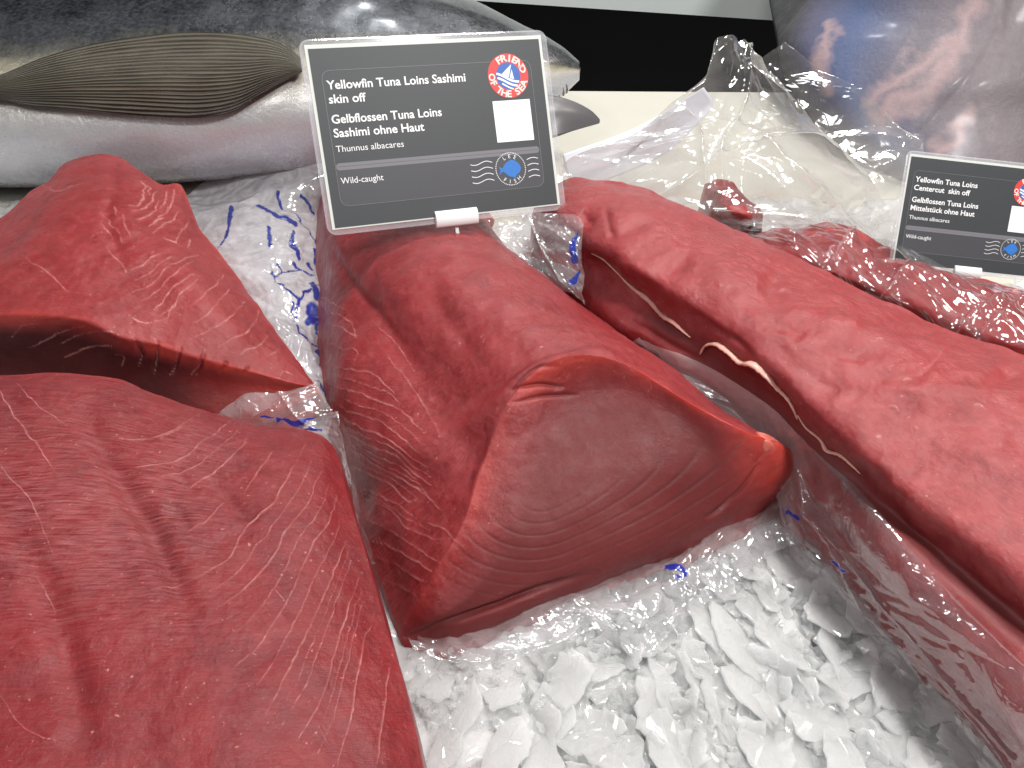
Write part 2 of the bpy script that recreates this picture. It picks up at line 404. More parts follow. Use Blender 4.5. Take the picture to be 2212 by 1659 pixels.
m_white = plain('white_board', (0.80, 0.86, 0.84), 0.45, noisy=0.05, nsc=8)
box('counter', -1.6, 1.9, 0.35, 0.832, -0.09, -0.004, m_cream, rz=-0.016, kind='structure')
box('recess_floor', -3, 3, -1.0, 3.0, -0.30, -0.27, m_black, kind='structure')
box('back_wall', -3, 3, 1.9, 1.95, -0.265, 1.2, m_black, kind='structure')
p0 = UY(880, -8, 120); p1 = UY(1700, 46, 120); d = (p1-p0)/np.linalg.norm(p1-p0)
a0 = p0-d*0.1; a1 = p1+d*1.2
up = np.array([0, 0.02, 0.35]); bk = np.array([0, 0.05, 0])
Vb = np.array([a0, a1, a1+up, a0+up, a0+bk, a1+bk, a1+up+bk, a0+up+bk])
me = make_mesh('white_board', Vb, np.array([[0, 1, 2, 3], [4, 7, 6, 5], [0, 4, 5, 1], [3, 2, 6, 7], [0, 3, 7, 4], [1, 5, 6, 2]]), m_white, smooth=False)
link('display_board', me, label='pale grey board edge above the dark gap behind the counter', cat='board')
# legs of the board reach down out of sight
# ice bed
mi, nt, out = newmat('crushed_ice')
ob = N(nt, 'TexCoord').outputs['Object']
b = N(nt, 'BsdfPrincipled'); tlc = N(nt, 'BsdfTranslucent'); tlc.inputs[0].default_value = (0.98, 0.98, 0.975, 1); mx = N(nt, 'MixShader', i_Fac=0.40); L(nt, b.outputs[0], mx.inputs[1]); L(nt, tlc.outputs[0], mx.inputs[2]); L(nt, mx.outputs[0], out.inputs[0])
n1 = noise(nt, ob, 60, 5, 0.65)
L(nt, mixc(nt, ramp(nt, n1, [(0.35, 0.0), (0.7, 1.0)]), (0.91, 0.92, 0.915), (0.97, 0.972, 0.97)), b.inputs['Base Color'])
L(nt, ramp(nt, noise(nt, ob, 140, 5, 0.7), [(0.35, 0.08), (0.7, 0.35)]), b.inputs['Roughness'])
b.inputs['Subsurface Weight'].default_value = 1.0; b.inputs['Subsurface Radius'].default_value = (0.9, 0.97, 1.0); b.inputs['Subsurface Scale'].default_value = 0.009
b.inputs['Transmission Weight'].default_value = 0.0; b.inputs['IOR'].default_value = 1.31
b.inputs['Coat Weight'].default_value = 0.8; b.inputs['Coat Roughness'].default_value = 0.08
bp = N(nt, 'Bump', i_Strength=0.7, i_Distance=0.003); L(nt, noise(nt, ob, 320, 6, 0.7), bp.inputs['Height']); L(nt, bp.outputs[0], b.inputs['Normal'])
x = np.linspace(-0.75, 0.95, 700); y = np.linspace(-0.15, 0.62, 400)
X, Y = np.meshgrid(x, y); G = np.stack([X, Y, 0*X], -1)
G[..., 2] = -0.0012+0.0030*fbm(G, 35, 3, 5)+0.0022*ridged(G, 70, 3, 9)-0.004*np.clip(crumple(G, 55, 3), 0, 1)
iceG = G
ice = link('crushed_ice', solid_mesh('crushed_ice', G, mi, drop=-0.02), kind='stuff', label='bed of crushed white ice under the tuna loins')

def flake(L_, W_, T_, seed, jag=0.12):
    """thin angular plate: a broken outline, nearly flat faces and a narrow chipped edge"""
    r = np.random.default_rng(seed); m = int(r.integers(4, 7))
    a = np.sort((np.arange(m)+r.uniform(-0.33, 0.33, m))*2*math.pi/m); rad = r.uniform(0.82, 1.12, m)
    C = np.stack([np.cos(a)*rad*L_/2, np.sin(a)*rad*W_/2], -1); C[:, 1] *= 1+r.uniform(-0.5, 0.5)*C[:, 0]/L_*1.6
    E_ = []
    for i in range(m):
        p, q = C[i], C[(i+1) % m]
        for k in range(5):
            f = k/5; x = p+(q-p)*f; nn = np.array([q[1]-p[1], p[0]-q[0]]); E_.append(x+nn*(0.02*math.sin(f*math.pi)+r.normal(0, jag*0.20)))
    E_ = np.array(E_); n = len(E_)
    tw = r.uniform(-0.5, 0.5); b0 = r.uniform(-0.45, 0.45)
    rings = []
    for (sc, z) in ((0.0, 0.5), (0.5, 0.5), (0.93, 0.46), (1.0, 0.25), (0.985, -0.3), (0.93, -0.48), (0.0, -0.5)):
        q = np.column_stack([E_*sc, np.full(n, z*T_)])
        q[:, 2] += b0*q[:, 0]**2/L_*0.5+tw*q[:, 0]*q[:, 1]/max(L_, W_)+r.normal(0, T_*0.06, n)*(sc > 0)
        rings.append(q)
    V = [rings[0][:1]]+rings[1:-1]+[rings[-1][:1]]; Vv = np.concatenate(V); Fc = []
    for j in range(n): Fc.append([0, 1+j, 1+(j+1) % n])
    for k in range(4):
        o1 = 1+k*n; o2 = o1+n
        for j in range(n): Fc.append([o1+j, o2+j, o2+(j+1) % n, o1+(j+1) % n])
    e = len(Vv)-1; o1 = 1+4*n
    for j in range(n): Fc.append([e, o1+(j+1) % n, o1+j])
    return Vv, Fc
def rotm(rx, ry, rz):
    from mathutils import Euler
    return np.array(Euler((rx, ry, rz)).to_matrix())
def icez(p): return -0.006
# loose chips: far too many to count
Vs, Fs, off = [], [], 0
r = np.random.default_rng(3)
mi2 = mi.copy(); mi2.name = 'ice_plate'; n2 = mi2.node_tree; o2_ = [n for n in n2.nodes if n.type == 'OUTPUT_MATERIAL'][0]; src = o2_.inputs[0].links[0].from_socket
tp = N(n2, 'BsdfTransparent'); tp.inputs[0].default_value = (0.97, 0.985, 0.99, 1); mm = N(n2, 'MixShader', i_Fac=0.36); L(n2, src, mm.inputs[1]); L(n2, tp.outputs[0], mm.inputs[2]); L(n2, mm.outputs[0], o2_.inputs[0])
for k in range(1900):
    u = r.uniform(780, 2150); v = r.uniform(1080, 1750)
    if v < 1400-(u-900)*0.42: continue
    if k > 1500: u = r.uniform(1250, 2100); v = r.uniform(1250, 1700)
    p = UZ(u, v, 0); fine = u < 1250+r.normal(0, 60)
    big_ = (k % 3 == 0) and not fine
    l = r.uniform(0.006, 0.015)*(0.6 if fine else 1.2)*(2.1 if big_ else 1); w = l*r.uniform(0.4, 0.9)
    V, Fc = flake(l, w, r.uniform(0.0014, 0.0026), 1000+k, 0.3)
    R = rotm(0, 0, r.normal(-1.0, 0.5) if big_ else r.uniform(0, 6.28))@rotm(r.normal(0.15, 0.22), r.normal(0, 0.2), 0)
    V = V@R.T+np.array([p[0], p[1], r.uniform(-0.004, 0.001)])
    Vs.append(V); Fs += [[q+off for q in f] for f in Fc]; off += len(V)
me = make_mesh('ice_chips', np.concatenate(Vs), Fs, mi2, smooth=False)
link('ice_chips', me, kind='stuff', label='loose small ice chips scattered over the ice bed')
# the large shards that can be told apart: (u, v, length px, width px, angle deg in the picture, tilt)
shards = [(1735,1235,150,85,-48,.35),(1540,1350,170,60,-62,.6),(1590,1400,175,55,-60,.6),(1500,1440,150,50,-70,.6),(1640,1330,130,55,-58,.5),
 (1680,1390,150,50,-55,.55),(1740,1440,150,55,-70,.6),(1795,1400,150,48,-78,.7),(1620,1500,160,60,-66,.5),(1560,1530,150,60,-75,.5),
 (1440,1480,130,55,-75,.6),(1400,1530,120,60,-85,.5),(1690,1530,150,70,-50,.4),(1840,1470,120,75,-20,.3),(1780,1330,110,60,-50,.4),
 (1350,1470,120,70,15,.3),(1290,1440,110,60,-10,.35),(1230,1480,110,70,80,.5),(1190,1560,150,80,55,.4),(1010,1530,120,60,75,.6),
 (1100,1610,130,90,60,.4),(1270,1580,120,90,30,.25),(1330,1620,130,90,-20,.25),(1440,1610,150,90,-60,.3),(1530,1620,140,90,-75,.25),
 (1650,1610,150,90,-45,.25),(1760,1560,150,90,-40,.2),(1860,1550,140,80,-50,.25),(1920,1490,110,60,-60,.4),(1830,1640,160,90,-30,.2),
 (1950,1610,140,80,-45,.25),(1090,1500,90,60,50,.5),(960,1620,110,60,80,.5),(1040,1640,110,60,30,.4),(1560,1270,90,50,-35,.4),(1620,1230,90,50,-30,.4),(1660,1280,100,50,-75,.5),
 (1170,1650,120,70,70,.4),(1380,1400,100,50,-20,.4),(2010,1640,120,70,-50,.3),(950,1490,80,50,40,.4),(1870,1340,100,55,-50,.5),(1720,1640,140,80,-60,.3)]
sgrp = 'large frosted ice shards'
for k, (u, v, lp, wp, an, tl) in enumerate(shards):
    p = UZ(u, v, 0.1); q = UZ(u+math.cos(math.radians(an))*10, v-math.sin(math.radians(an))*10, 0.1)
    dd = q-p; ang = math.atan2(dd[1], dd[0]); sc = np.linalg.norm(dd)/10
    q2 = UZ(u-math.sin(math.radians(an))*10, v-math.cos(math.radians(an))*10, 0.1); sc2 = np.linalg.norm(q2-p)/10
    V, Fc = flake(lp*sc*1.25, wp*sc2*1.45, 0.0019, 50+k, 0.18)
    R = rotm(0, 0, ang)@rotm(-tl*0.6, r.normal(0, 0.08), 0)
    me = make_mesh('ice_shard', V@R.T, Fc, mi2, smooth=False)
    o = link('ice_shard', me, label='large thin frosted ice shard leaning among others in the ice bed', cat='ice shard', group=sgrp)
    o.location = (p[0], p[1], 0.0005+0.0012*(k % 3)); 

# ------------------------------------------------------------------ the tuna loins
m_hero = meat_mat('loin_flesh_centre', (0.198, 0.0075, 0.0105), (0.283, 0.0195, 0.0240), (0.355, 0.0525, 0.0562), (0.125, 0.019, 0.019), wet=0.25, sheen=0.0)
m_fl = meat_mat('loin_flesh_front', (0.138, 0.0024, 0.0054), (0.197, 0.0054, 0.0090), (0.258, 0.0186, 0.0234), (0.2, 0.05, 0.05), wet=0.25, sheen=0.0)
m_bl = meat_mat('loin_flesh_back', (0.227, 0.0105, 0.0128), (0.292, 0.0240, 0.0270), (0.348, 0.0525, 0.0525), (0.045, 0.002, 0.003), wet=0.25, sheen=0.0)  # near-black cut colour carries the shade under the crease
m_rt = meat_mat('loin_flesh_right', (0.298, 0.0138, 0.0153), (0.282, 0.0291, 0.0339), (0.380, 0.0612, 0.0646), (0.13, 0.03, 0.03), wet=0.35, sheen=0.0, rough=0.40)
m_fr = meat_mat('loin_flesh_far', (0.250, 0.0077, 0.0091), (0.326, 0.0161, 0.0161), (0.403, 0.0378, 0.0378), (0.2, 0.04, 0.04), wet=0.4)
def finish(name, G, mat, lines=(), grooves=(), bumps=(), amp=0.0009, seed=1, stri=None, tone=None, rim=None, ring=None, drop=-0.008, creasemask=None, linew=1.0):
    n = gnormals(G); uv = PX(G)
    if tone is not None: amp = amp*(1-0.8*tone)
    h = amp*fbm(G, 70, 4, seed)+amp*1.8*fbm(G, 22, 2, seed+50)
    for (pl, wd, dep) in grooves:
        h = h-groove_h(uv+4*np.stack([fbm(G, 60, 2, seed+91), fbm(G, 60, 2, seed+92)], -1), pl, wd, dep)
    lm = np.zeros(G.shape[:2])
    if len(lines):
        jit = uv+np.stack([fbm(G, 160, 3, seed+5), fbm(G, 160, 3, seed+8)], -1)*3.0
        ld = polydist(jit, lines); lm = np.clip(1.15-ld*1.6, 0, 1)**1.0; h = h+0.00025*np.clip(lm, 0, 1)
    if ring is not None: h = h-0.0003*ring
    G2 = G+n*h[..., None]
    z = np.zeros(G.shape[:2])
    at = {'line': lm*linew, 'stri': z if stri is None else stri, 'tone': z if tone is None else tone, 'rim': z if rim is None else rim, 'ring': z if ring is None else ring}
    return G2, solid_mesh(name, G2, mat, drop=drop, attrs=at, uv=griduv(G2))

# --- centre loin: flank and crown back to front, then the cut face
top = [[(700,385,0),(770,370,0),(860,365,0),(960,375,0),(1030,420,0),(1070,470,0)],
 [(688,425,.5),(715,420,3),(790,425,4.4),(880,430,5.2),(980,440,5.4),(1040,470,4),(1065,500,1)],
 [(686,500,.5),(712,500,3.4),(760,515,4.8),(850,505,6.0),(960,492,6.6),(1060,515,5.8),(1110,550,1.6)],
 [(688,610,.5),(725,605,3.5),(775,635,5.0),(850,605,6.8),(950,575,7.9),(1060,560,7.6),(1165,588,5.2),(1198,610,2)],
 [(702,790,.5),(750,790,3.9),(830,795,5.2),(890,788,5.9),(990,735,7.5),(1110,690,8.6),(1230,670,7.6),(1318,705,5),(1338,720,1.5)],
 [(733,965,.5),(785,960,3.3),(870,960,4.8),(955,925,5.8),(1030,870,6.6),(1120,790,8.3),(1270,735,8.6),(1390,760,6.5),(1475,815,4),(1500,840,1.5)],
 [(790,1170,.4),(850,1130,2.2),(920,1080,3.6),(990,1030,4.8),(1035,950,6.0),(1080,860,7.6),(1150,790,8.7),(1275,752,8.9),(1390,777,7.4),(1510,855,5.4),(1590,910,3.4),(1650,960,2.0)]]
crease = [(866,1362,.3),(900,1300,1.6),(945,1225,2.9),(1000,1130,4.3),(1035,1020,5.6),(1075,920,6.9),(1110,850,7.9),(1165,795,8.7),(1230,768,9.0),(1290,768,8.9),(1360,789,8.4),(1450,845,7.6),(1540,897,6.8),(1620,935,6.1),(1690,958,5.2),(1722,985,4.2),(1731,1008,3.4)]
c2 = [(868,1368,.25),(925,1330,1.4),(1000,1270,2.4),(1070,1170,3.7),(1110,1070,4.9),(1140,980,5.9),(1170,910,6.7),(1215,860,7.2),(1280,835,7.4),(1350,840,7.3),(1420,865,7.0),(1500,910,6.3),(1570,950,5.8),(1630,975,5.2),(1690,1000,4.4),(1715,1015,3.6),(1731,1012,3.2)]
c3 = [(872,1375,.2),(940,1352,1.0),(1020,1310,1.7),(1120,1250,2.4),(1190,1190,3.1),(1240,1140,3.7),(1290,1095,4.2),(1340,1060,4.5),(1400,1035,4.7),(1460,1025,4.6),(1510,1030,4.3),(1560,1040,3.9),(1605,1050,3.6),(1650,1055,3.2),(1690,1045,2.9),(1715,1032,2.8),(1729,1022,2.8)]
c4 = [(880,1384,.1),(950,1380,.3),(1030,1362,.6),(1130,1325,.9),(1210,1285,1.1),(1280,1255,1.4),(1350,1225,1.6),(1410,1198,1.7),(1470,1170,1.7),(1520,1150,1.7),(1570,1125,1.7),(1610,1105,1.7),(1640,1090,1.8),(1670,1075,1.9),(1695,1060,2.0),(1715,1045,2.2),(1727,1032,2.4)]
c5 = [(895,1386,0),(950,1403,0),(1041,1386,0),(1130,1346,0),(1231,1298,.1),(1300,1268,.2),(1373,1236,.3),(1430,1214,.4),(1484,1196,.5),(1530,1172,.6),(1575,1148,.7),(1617,1124,.8),(1645,1104,.9),(1668,1086,1.0),(1690,1068,1.2),(1710,1052,1.5),(1724,1040,1.9)]
NC = 540
GA = patch(top+[crease], 520, NC); GB = patch([crease, c2, c3, c4, c5], 260, NC)
# make the columns of the cut face leave the crease where the crown's columns meet it
G = np.concatenate([GA, GB[1:]])
k = len(GA)-1
m = np.exp(-((np.arange(len(G))-k)/9.0)**2)[:, None, None]
G = smooth_grid(G, 9, m)
uv = PX(G); row = np.arange(len(G))[:, None]; face = np.clip((row-k-1)/10.0, 0, 1)*np.ones((1, NC))
# muscle rings of the cut
th = math.radians(20); cx, cyy = 1180, 1062
du, dv = uv[..., 0]-cx, uv[..., 1]-cyy
A = (du*math.cos(th)-dv*math.sin(th)); Bq = (du*math.sin(th)+dv*math.cos(th))
wob = fbm(G, 14, 2, 77)*9
rr = np.sqrt((np.where(A > 0, A/3.3, A/1.5))**2+(np.where(Bq > 0, Bq/1.05, Bq/0.9))**2)+wob*0.8
ph = (rr % 24)/24
ring = np.exp(-((ph-0.5)/0.10)**2)*np.clip((Bq+10)/60, 0.06, 1)*np.clip((250-rr)/120, 0, 1)*np.clip((rr-12)/20, 0, 1)*face*(0.6+0.4*vnoise(G*25, 4))
dist_edge = np.minimum.reduce([row-k+0*uv[..., 0], (len(G)-1-row)*0.55+0*uv[..., 0]])
tone = face*np.clip((row-k-8)/70.0, 0, 1)*np.clip((NC-30-np.arange(NC))/90.0, 0, 1)[None, :]*np.clip(np.arange(NC)/30.0, 0, 1)[None, :]*np.clip((len(G)-row)/40, 0.25, 1)
tone = np.clip(tone, 0, 1)*0.85
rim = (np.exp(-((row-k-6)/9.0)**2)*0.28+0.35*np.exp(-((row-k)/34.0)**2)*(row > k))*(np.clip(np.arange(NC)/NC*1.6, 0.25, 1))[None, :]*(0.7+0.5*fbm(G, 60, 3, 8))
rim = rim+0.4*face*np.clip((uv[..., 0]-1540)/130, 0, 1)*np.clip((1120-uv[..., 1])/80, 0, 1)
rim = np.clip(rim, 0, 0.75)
hl = []
for k2, pts in enumerate([[(690,640),(720,655),(745,672)],[(700,668),(730,680),(760,700),(770,735)],[(712,700),(740,710),(775,730)],[(706,740),(740,755),(770,760),(765,790)],
 [(715,790),(760,800),(810,810),(850,850)],[(712,830),(760,845),(830,870),(870,890),(910,930)],[(715,860),(760,890),(810,905),(860,940),(900,980)],[(720,880),(770,920),(830,945),(880,985),(920,1010)],
 [(735,925),(790,960),(850,985),(900,1030),(930,1050)],[(770,965),(810,985),(860,1005),(895,1035)],[(745,960),(800,1000),(860,1030),(920,1070),(950,1100)],[(760,1010),(800,1025),(850,1055),(880,1085),(895,1080)],
 [(770,1055),(800,1062),(840,1080),(870,1100),(900,1120)],[(780,1075),(830,1095),(880,1140),(930,1160),(960,1170)],[(927,1130),(955,1140),(975,1160),(1000,1180)],[(790,1120),(850,1150),(900,1185),(950,1220)],[(800,1165),(850,1185),(900,1215),(930,1235)],[(815,1205),(860,1225),(900,1250),(920,1258)],
 [(826,1250),(870,1270),(900,1290)],[(800,690),(850,740),(890,800)],[(830,760),(900,850),(960,960)]]):
    hl.append(curve(pts, 3.6 if k2 < 19 else 2.2))
for i in (4, 5, 7, 9, 10, 12): c_ = hl[i]*0.5+hl[i+1]*0.5; c_[:, 2] *= 0.6; hl.append(c_)
grooves = [([(735,540),(765,620),(840,700),(900,790),(960,880),(1010,960),(1030,1010)], 60, 0.0020), ([(700,500),(730,560),(790,650),(880,760)], 20, 0.0018),
 ([(905,560),(950,660),(1010,740),(1080,820)], 40, 0.0016), ([(870,1384),(950,1350),(1000,1332),(1100,1295),(1180,1266),(1300,1235)], 13, 0.0034),
 ([(1640,1000),(1600,1060),(1555,1102),(1520,1122)], 8, 0.0022), ([(1090,840),(1160,832),(1220,835)], 8, 0.002), ([(1100,868),(1180,856),(1250,850)], 7, 0.0015), ([(1060,900),(1150,800),(1210,790)], 9, 0.0012),
 ([(1160,500),(1220,620),(1340,740)], 26, 0.0012)]
stri = 0.35*(1-face)+0.12*face
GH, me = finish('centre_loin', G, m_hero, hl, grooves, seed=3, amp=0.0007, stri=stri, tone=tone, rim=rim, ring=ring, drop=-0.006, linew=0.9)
hero = link('tuna_loin', me, label='large centre tuna loin with a smooth triangular cut face, below the bigger sign', cat='tuna loin', group='raw tuna loins on the ice')
# curled lobe at the right tip of the cut
m_lobe = meat_mat('loin_lobe', (0.55, 0.10, 0.07), (0.60, 0.16, 0.12), (0.6, 0.2, 0.17), (0.5, 0.1, 0.1), wet=0.3)
Gl = patch([[(1636,934,5.6),(1655,938,5.6),(1680,953,5.1),(1700,974,4.4)],[(1644,948,5.6),(1660,957,5.5),(1680,973,4.9),(1694,987,4.4)],[(1649,966,5.3),(1656,974,5.1),(1668,984,4.7),(1680,992,4.4)],[(1646,986,4.8),(1650,989,4.7),(1656,992,4.6),(1662,996,4.4)]], 50, 60)
_, me = finish('lobe', Gl, m_lobe, drop=0.042, amp=0.0004, seed=31)
link('flesh_lobe', me, parent=hero, label='pale orange curled lobe at the right tip')

# --- front left loin
rows = [[(-260,800,8),(0,812,8.5),(120,806,9),(260,822,8.6),(340,855,8),(480,900,7.5),(560,920,7),(690,942,7.3),(722,972,6.8)],
 [(-260,840,8.8),(0,845,9.1),(130,840,9.3),(260,855,9),(350,885,8.8),(480,925,8.5),(570,945,8.2),(690,968,7.7),(733,998,7.0)],
 [(-260,960,9),(0,960,9.4),(150,950,9.5),(300,980,9.2),(420,1000,9.0),(560,1020,8.8),(680,1050,8.3),(755,1075,7.3)],
 [(-260,1150,9.5),(0,1150,9.8),(150,1150,9.8),(300,1150,9.5),(500,1160,9.3),(680,1180,8.7),(792,1195,7.5)],
 [(-260,1400,10),(0,1400,10.2),(300,1390,10),(520,1380,9.7),(720,1390,8.9),(846,1380,7.6)],
 [(-260,1660,10),(0,1660,10.2),(300,1650,10),(560,1640,9.7),(800,1650,8.6),(914,1655,7.6)],
 [(-260,2000,10),(0,2000,10.2),(300,2000,10),(600,2000,9.7),(860,2000,8.6),(990,2000,7.6)]]
G = patch(rows, 600, 600); G = smooth_grid(G, 3)
C8 = lambda pts: [(a*.5834, 691+b_*.5834) for a, b_ in pts]
ll = [curve(C8(p), w) for p, w in [
 ([(440,435),(560,440),(650,410),(740,350)], 2.6), ([(500,550),(600,540),(690,510),(760,450),(850,385)], 3.0), ([(700,620),(800,560),(870,490),(920,435)], 2.6),
 ([(690,790),(770,740),(830,670)], 3), ([(905,640),(960,560),(1010,490)], 2.6), ([(740,940),(850,870),(900,780),(1000,690),(1080,560),(1130,460)], 3.2), ([(800,1060),(900,990),(1000,890),(1060,780),(1140,680),(1190,560)], 3),
 ([(860,1290),(960,1200),(1080,1000),(1150,850),(1220,740),(1250,650)], 3), ([(980,1470),(1080,1280),(1190,1040),(1240,930),(1280,820)], 3.2), ([(1100,1560),(1180,1430),(1230,1270),(1300,1050),(1330,950)], 3),
 ([(1250,1650),(1310,1420),(1350,1200),(1380,1120)], 3), ([(1390,1650),(1410,1480),(1440,1290)], 2.8), ([(0,260),(60,370),(150,480),(190,540)], 4), ([(60,230),(110,290),(170,340),(250,390)], 2.6), ([(0,540),(40,590),(90,640),(150,750),(190,860)], 2.4),
 ([(130,930),(170,1000),(200,1060)], 2.4), ([(0,1390),(60,1480),(140,1540),(210,1560)], 2.6), ([(600,440),(640,420),(690,400)], 1.6), ([(1180,1500),(1210,1560)], 2), ([(1000,980),(1060,1040)], 1.4), ([(560,1000),(680,960),(760,930)], 1.5)]]
grooves = [(C8([(300,290),(350,420),(430,560),(500,680),(560,770),(620,900),(670,990),(720,1110)]), 42, 0.0040), (C8([(60,720),(130,900),(190,1060),(240,1230),(290,1400),(310,1650)]), 60, 0.0030),
 (C8([(760,580),(820,640),(900,720),(960,740)]), 26, 0.0013), (C8([(650,540),(690,600),(740,640)]), 20, 0.001), (C8([(600,700),(660,720),(700,800)]), 22, 0.0012)]
def between(a, b, f, w):
    c = a*(1-f)+b*f; c[:, 2] = w*(0.35+0.65*np.sin(np.linspace(0.1, math.pi-0.1, len(c)))); return c
for i in (1, 5, 6, 7, 8, 9): ll.append(between(ll[i], ll[i+1], 0.5, 1.7))
for i in (8, 9): ll.append(between(ll[i], ll[i+1], 0.27, 1.2))
uv = PX(G)
stri = np.clip((560-uv[..., 0]-0.0*uv[..., 1])/160, 0, 1)*np.exp(-((uv[..., 1]-1080)/260)**2)+0.15
GL, me = finish('front_loin', G, m_fl, ll, grooves, seed=13, amp=0.0006, stri=stri, drop=0.0, linew=0.78)
link('tuna_loin', me, label='dark red tuna loin filling the lower left corner, nearest of all', cat='tuna loin', group='raw tuna loins on the ice')

# --- back left loin
rows = [[(-260,600,4),(-100,520,4.3),(0,470,4.6),(60,415,5),(105,388,5.2),(140,352,5.5),(200,334,6),(250,338,6),(300,365,6),(350,398,5.8),(388,398,5.8),(405,430,5.5),(430,490,5),(500,580,4.2),(550,650,3.6),(600,722,3),(655,800,2.4),(680,830,2.2)],
 [(-260,625,4.8),(-100,550,5),(20,510,5.8),(120,430,6.5),(200,395,6.8),(280,400,6.9),(340,430,6.6),(385,480,6.2),(440,570,5.6),(530,680,4.6),(620,775,3.2),(670,824,2.4),(681,831,2.2)],
 [(-260,660,5.4),(-100,620,6),(0,600,6.9),(150,560,7.4),(250,560,7.2),(350,600,6.8),(450,680,6),(560,760,4.3),(650,817,2.7),(682,832,2.15)]]
crease = [(-260,700,5),(-100,690,5.5),(0,680,6.4),(100,682,6.8),(180,692,6.8),(260,728,6.2),(330,742,5.7),(400,765,5.2),(480,787,4.5),(560,808,3.8),(640,829,2.8),(684,834,2.1)]
f1 = [(-260,740,4),(-100,735,4.4),(0,730,5),(100,735,5.1),(180,745,5),(260,775,4.6),(330,790,4.2),(400,805,3.9),(480,822,3.4),(560,832,3.0),(640,840,2.3),(685,838,2.0)]
f2 = [(-260,840,2.6),(-100,830,2.6),(0,800,3),(100,800,3.2),(200,830,3),(300,860,2.6),(400,885,2.2),(480,900,1.8),(560,895,1.7),(640,870,1.6),(687,848,1.8)]
f3 = [(-260,1000,0),(-100,1000,0),(0,980,0),(100,980,0),(200,980,0),(300,1000,0),(400,990,0),(480,970,0),(560,940,.3),(640,890,.8),(690,855,1.4)]
GA = patch(rows+[crease], 300, 420); GB = patch([crease, f1, f2, f3], 120, 420); k = len(GA)-1
G = np.concatenate([GA, GB[1:]]); G = smooth_grid(G, 8, np.exp(-((np.arange(len(G))-k)/4.0)**2)[:, None, None])
uv = PX(G); row = np.arange(len(G))[:, None]
CC = lambda pts: [(a*.38554, 311+b_*.38554) for a, b_ in pts]   # measured on an enlarged piece of the photograph
raw = [[(720,700),(800,680),(850,640),(900,620)],[(740,760),(830,720),(900,670),(960,630)],[(740,830),(840,790),(900,730),(960,680),(1030,640),(1110,625)],[(790,880),(880,830),(940,760),(1010,700),(1080,660)],
 [(850,930),(920,880),(960,820),(1010,780),(1070,740),(1120,740)],[(900,960),(980,900),(1010,850),(1080,790),(1110,760)],[(870,990),(940,970),(960,910),(1030,860)],[(1080,910),(1150,840),(1210,790),(1260,730)],[(1080,1010),(1160,960),(1220,890),(1280,830),(1310,790)],
 [(1060,1100),(1160,1050),(1260,1000),(1330,930),(1390,870)],[(1220,1150),(1310,1090),(1380,1060),(1440,980),(1455,920)],[(1340,1190),(1390,1150),(1440,1140),(1500,1080),(1520,1050)],[(720,960),(800,1000),(870,1000)],
 [(1500,1190),(1560,1150)],[(150,640),(230,690),(330,770),(380,830)],[(600,590),(660,650),(710,720)],[(560,430),(600,480),(640,540)],[(240,230),(310,270),(400,240),(480,230)],[(560,380),(640,470),(680,520)]]
raw2 = [[(720,350),(770,350),(800,300),(815,210)],[(730,390),(800,360),(850,320),(860,290),(880,260)],[(760,430),(820,410),(870,370),(890,320)],[(940,390),(960,330),(970,290),(980,240)],[(880,420),(930,390),(940,350)],
 [(690,400),(700,460),(730,520)],[(670,520),(690,560)],[(860,500),(910,460),(970,430),(990,390)],[(980,560),(1030,470),(1060,450)],[(900,360),(930,320),(930,260)],[(640,350),(650,400)],[(780,200),(830,240),(840,290)],[(1050,580),(1070,530)],[(920,520),(980,550),(1000,520)],[(830,470),(870,440),(920,420)]]
fl = [[(330,1120),(480,1060),(620,1050),(680,1070)],[(370,1200),(500,1140),(640,1130)],[(60,1080),(130,1020),(220,1010)],[(730,1060),(790,1160),(780,1240)],[(860,1090),(880,1160),(860,1290)],[(1010,1120),(990,1220),(950,1310)],[(1140,1160),(1120,1240),(1080,1290)],[(640,1180),(690,1190),(680,1240)],[(1560,1330),(1590,1280),(1640,1300)],[(160,1140),(330,1060),(480,1010)]]
ll = [curve(CC(p), 2.6) for p in raw]+[curve(CC(p), 4.2) for p in raw2]+[curve(CC(p), 2.0) for p in fl]
face = np.clip((row-k)/8.0, 0, 1)*np.ones_like(uv[..., 0])
tone = face*np.clip((row-k-3)/16.0, 0, 1)*np.clip((640-uv[..., 0])/300, 0, 1)  # shade under the crease put into the colour, deepest towards the left
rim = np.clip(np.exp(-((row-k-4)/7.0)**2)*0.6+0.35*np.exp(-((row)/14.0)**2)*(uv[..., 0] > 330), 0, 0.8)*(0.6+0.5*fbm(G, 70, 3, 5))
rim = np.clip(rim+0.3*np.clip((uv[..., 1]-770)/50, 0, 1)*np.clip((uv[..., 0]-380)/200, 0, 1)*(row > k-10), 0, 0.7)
grooves = [(CC([(620,90),(650,250),(600,400),(640,560),(720,700)]), 22, 0.0018), (CC([(1010,1130),(990,1210),(960,1290)]), 7, 0.002), (CC([(1150,1160),(1130,1240),(1100,1290)]), 7, 0.0022), (CC([(880,1100),(870,1180),(860,1280)]), 7, 0.0018), (CC([(740,1090),(790,1180),(780,1230)]), 8, 0.002), (CC([(1270,1210),(1240,1280)]), 6, 0.0015), (CC([(1400,1240),(1370,1300)]), 6, 0.0015)]
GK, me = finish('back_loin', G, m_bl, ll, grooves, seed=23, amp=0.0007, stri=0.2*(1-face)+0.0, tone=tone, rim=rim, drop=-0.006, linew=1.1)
backl = link('tuna_loin', me, label='tuna loin at the left edge behind the nearest one, beside the whole fish', cat='tuna loin', group='raw tuna loins on the ice')

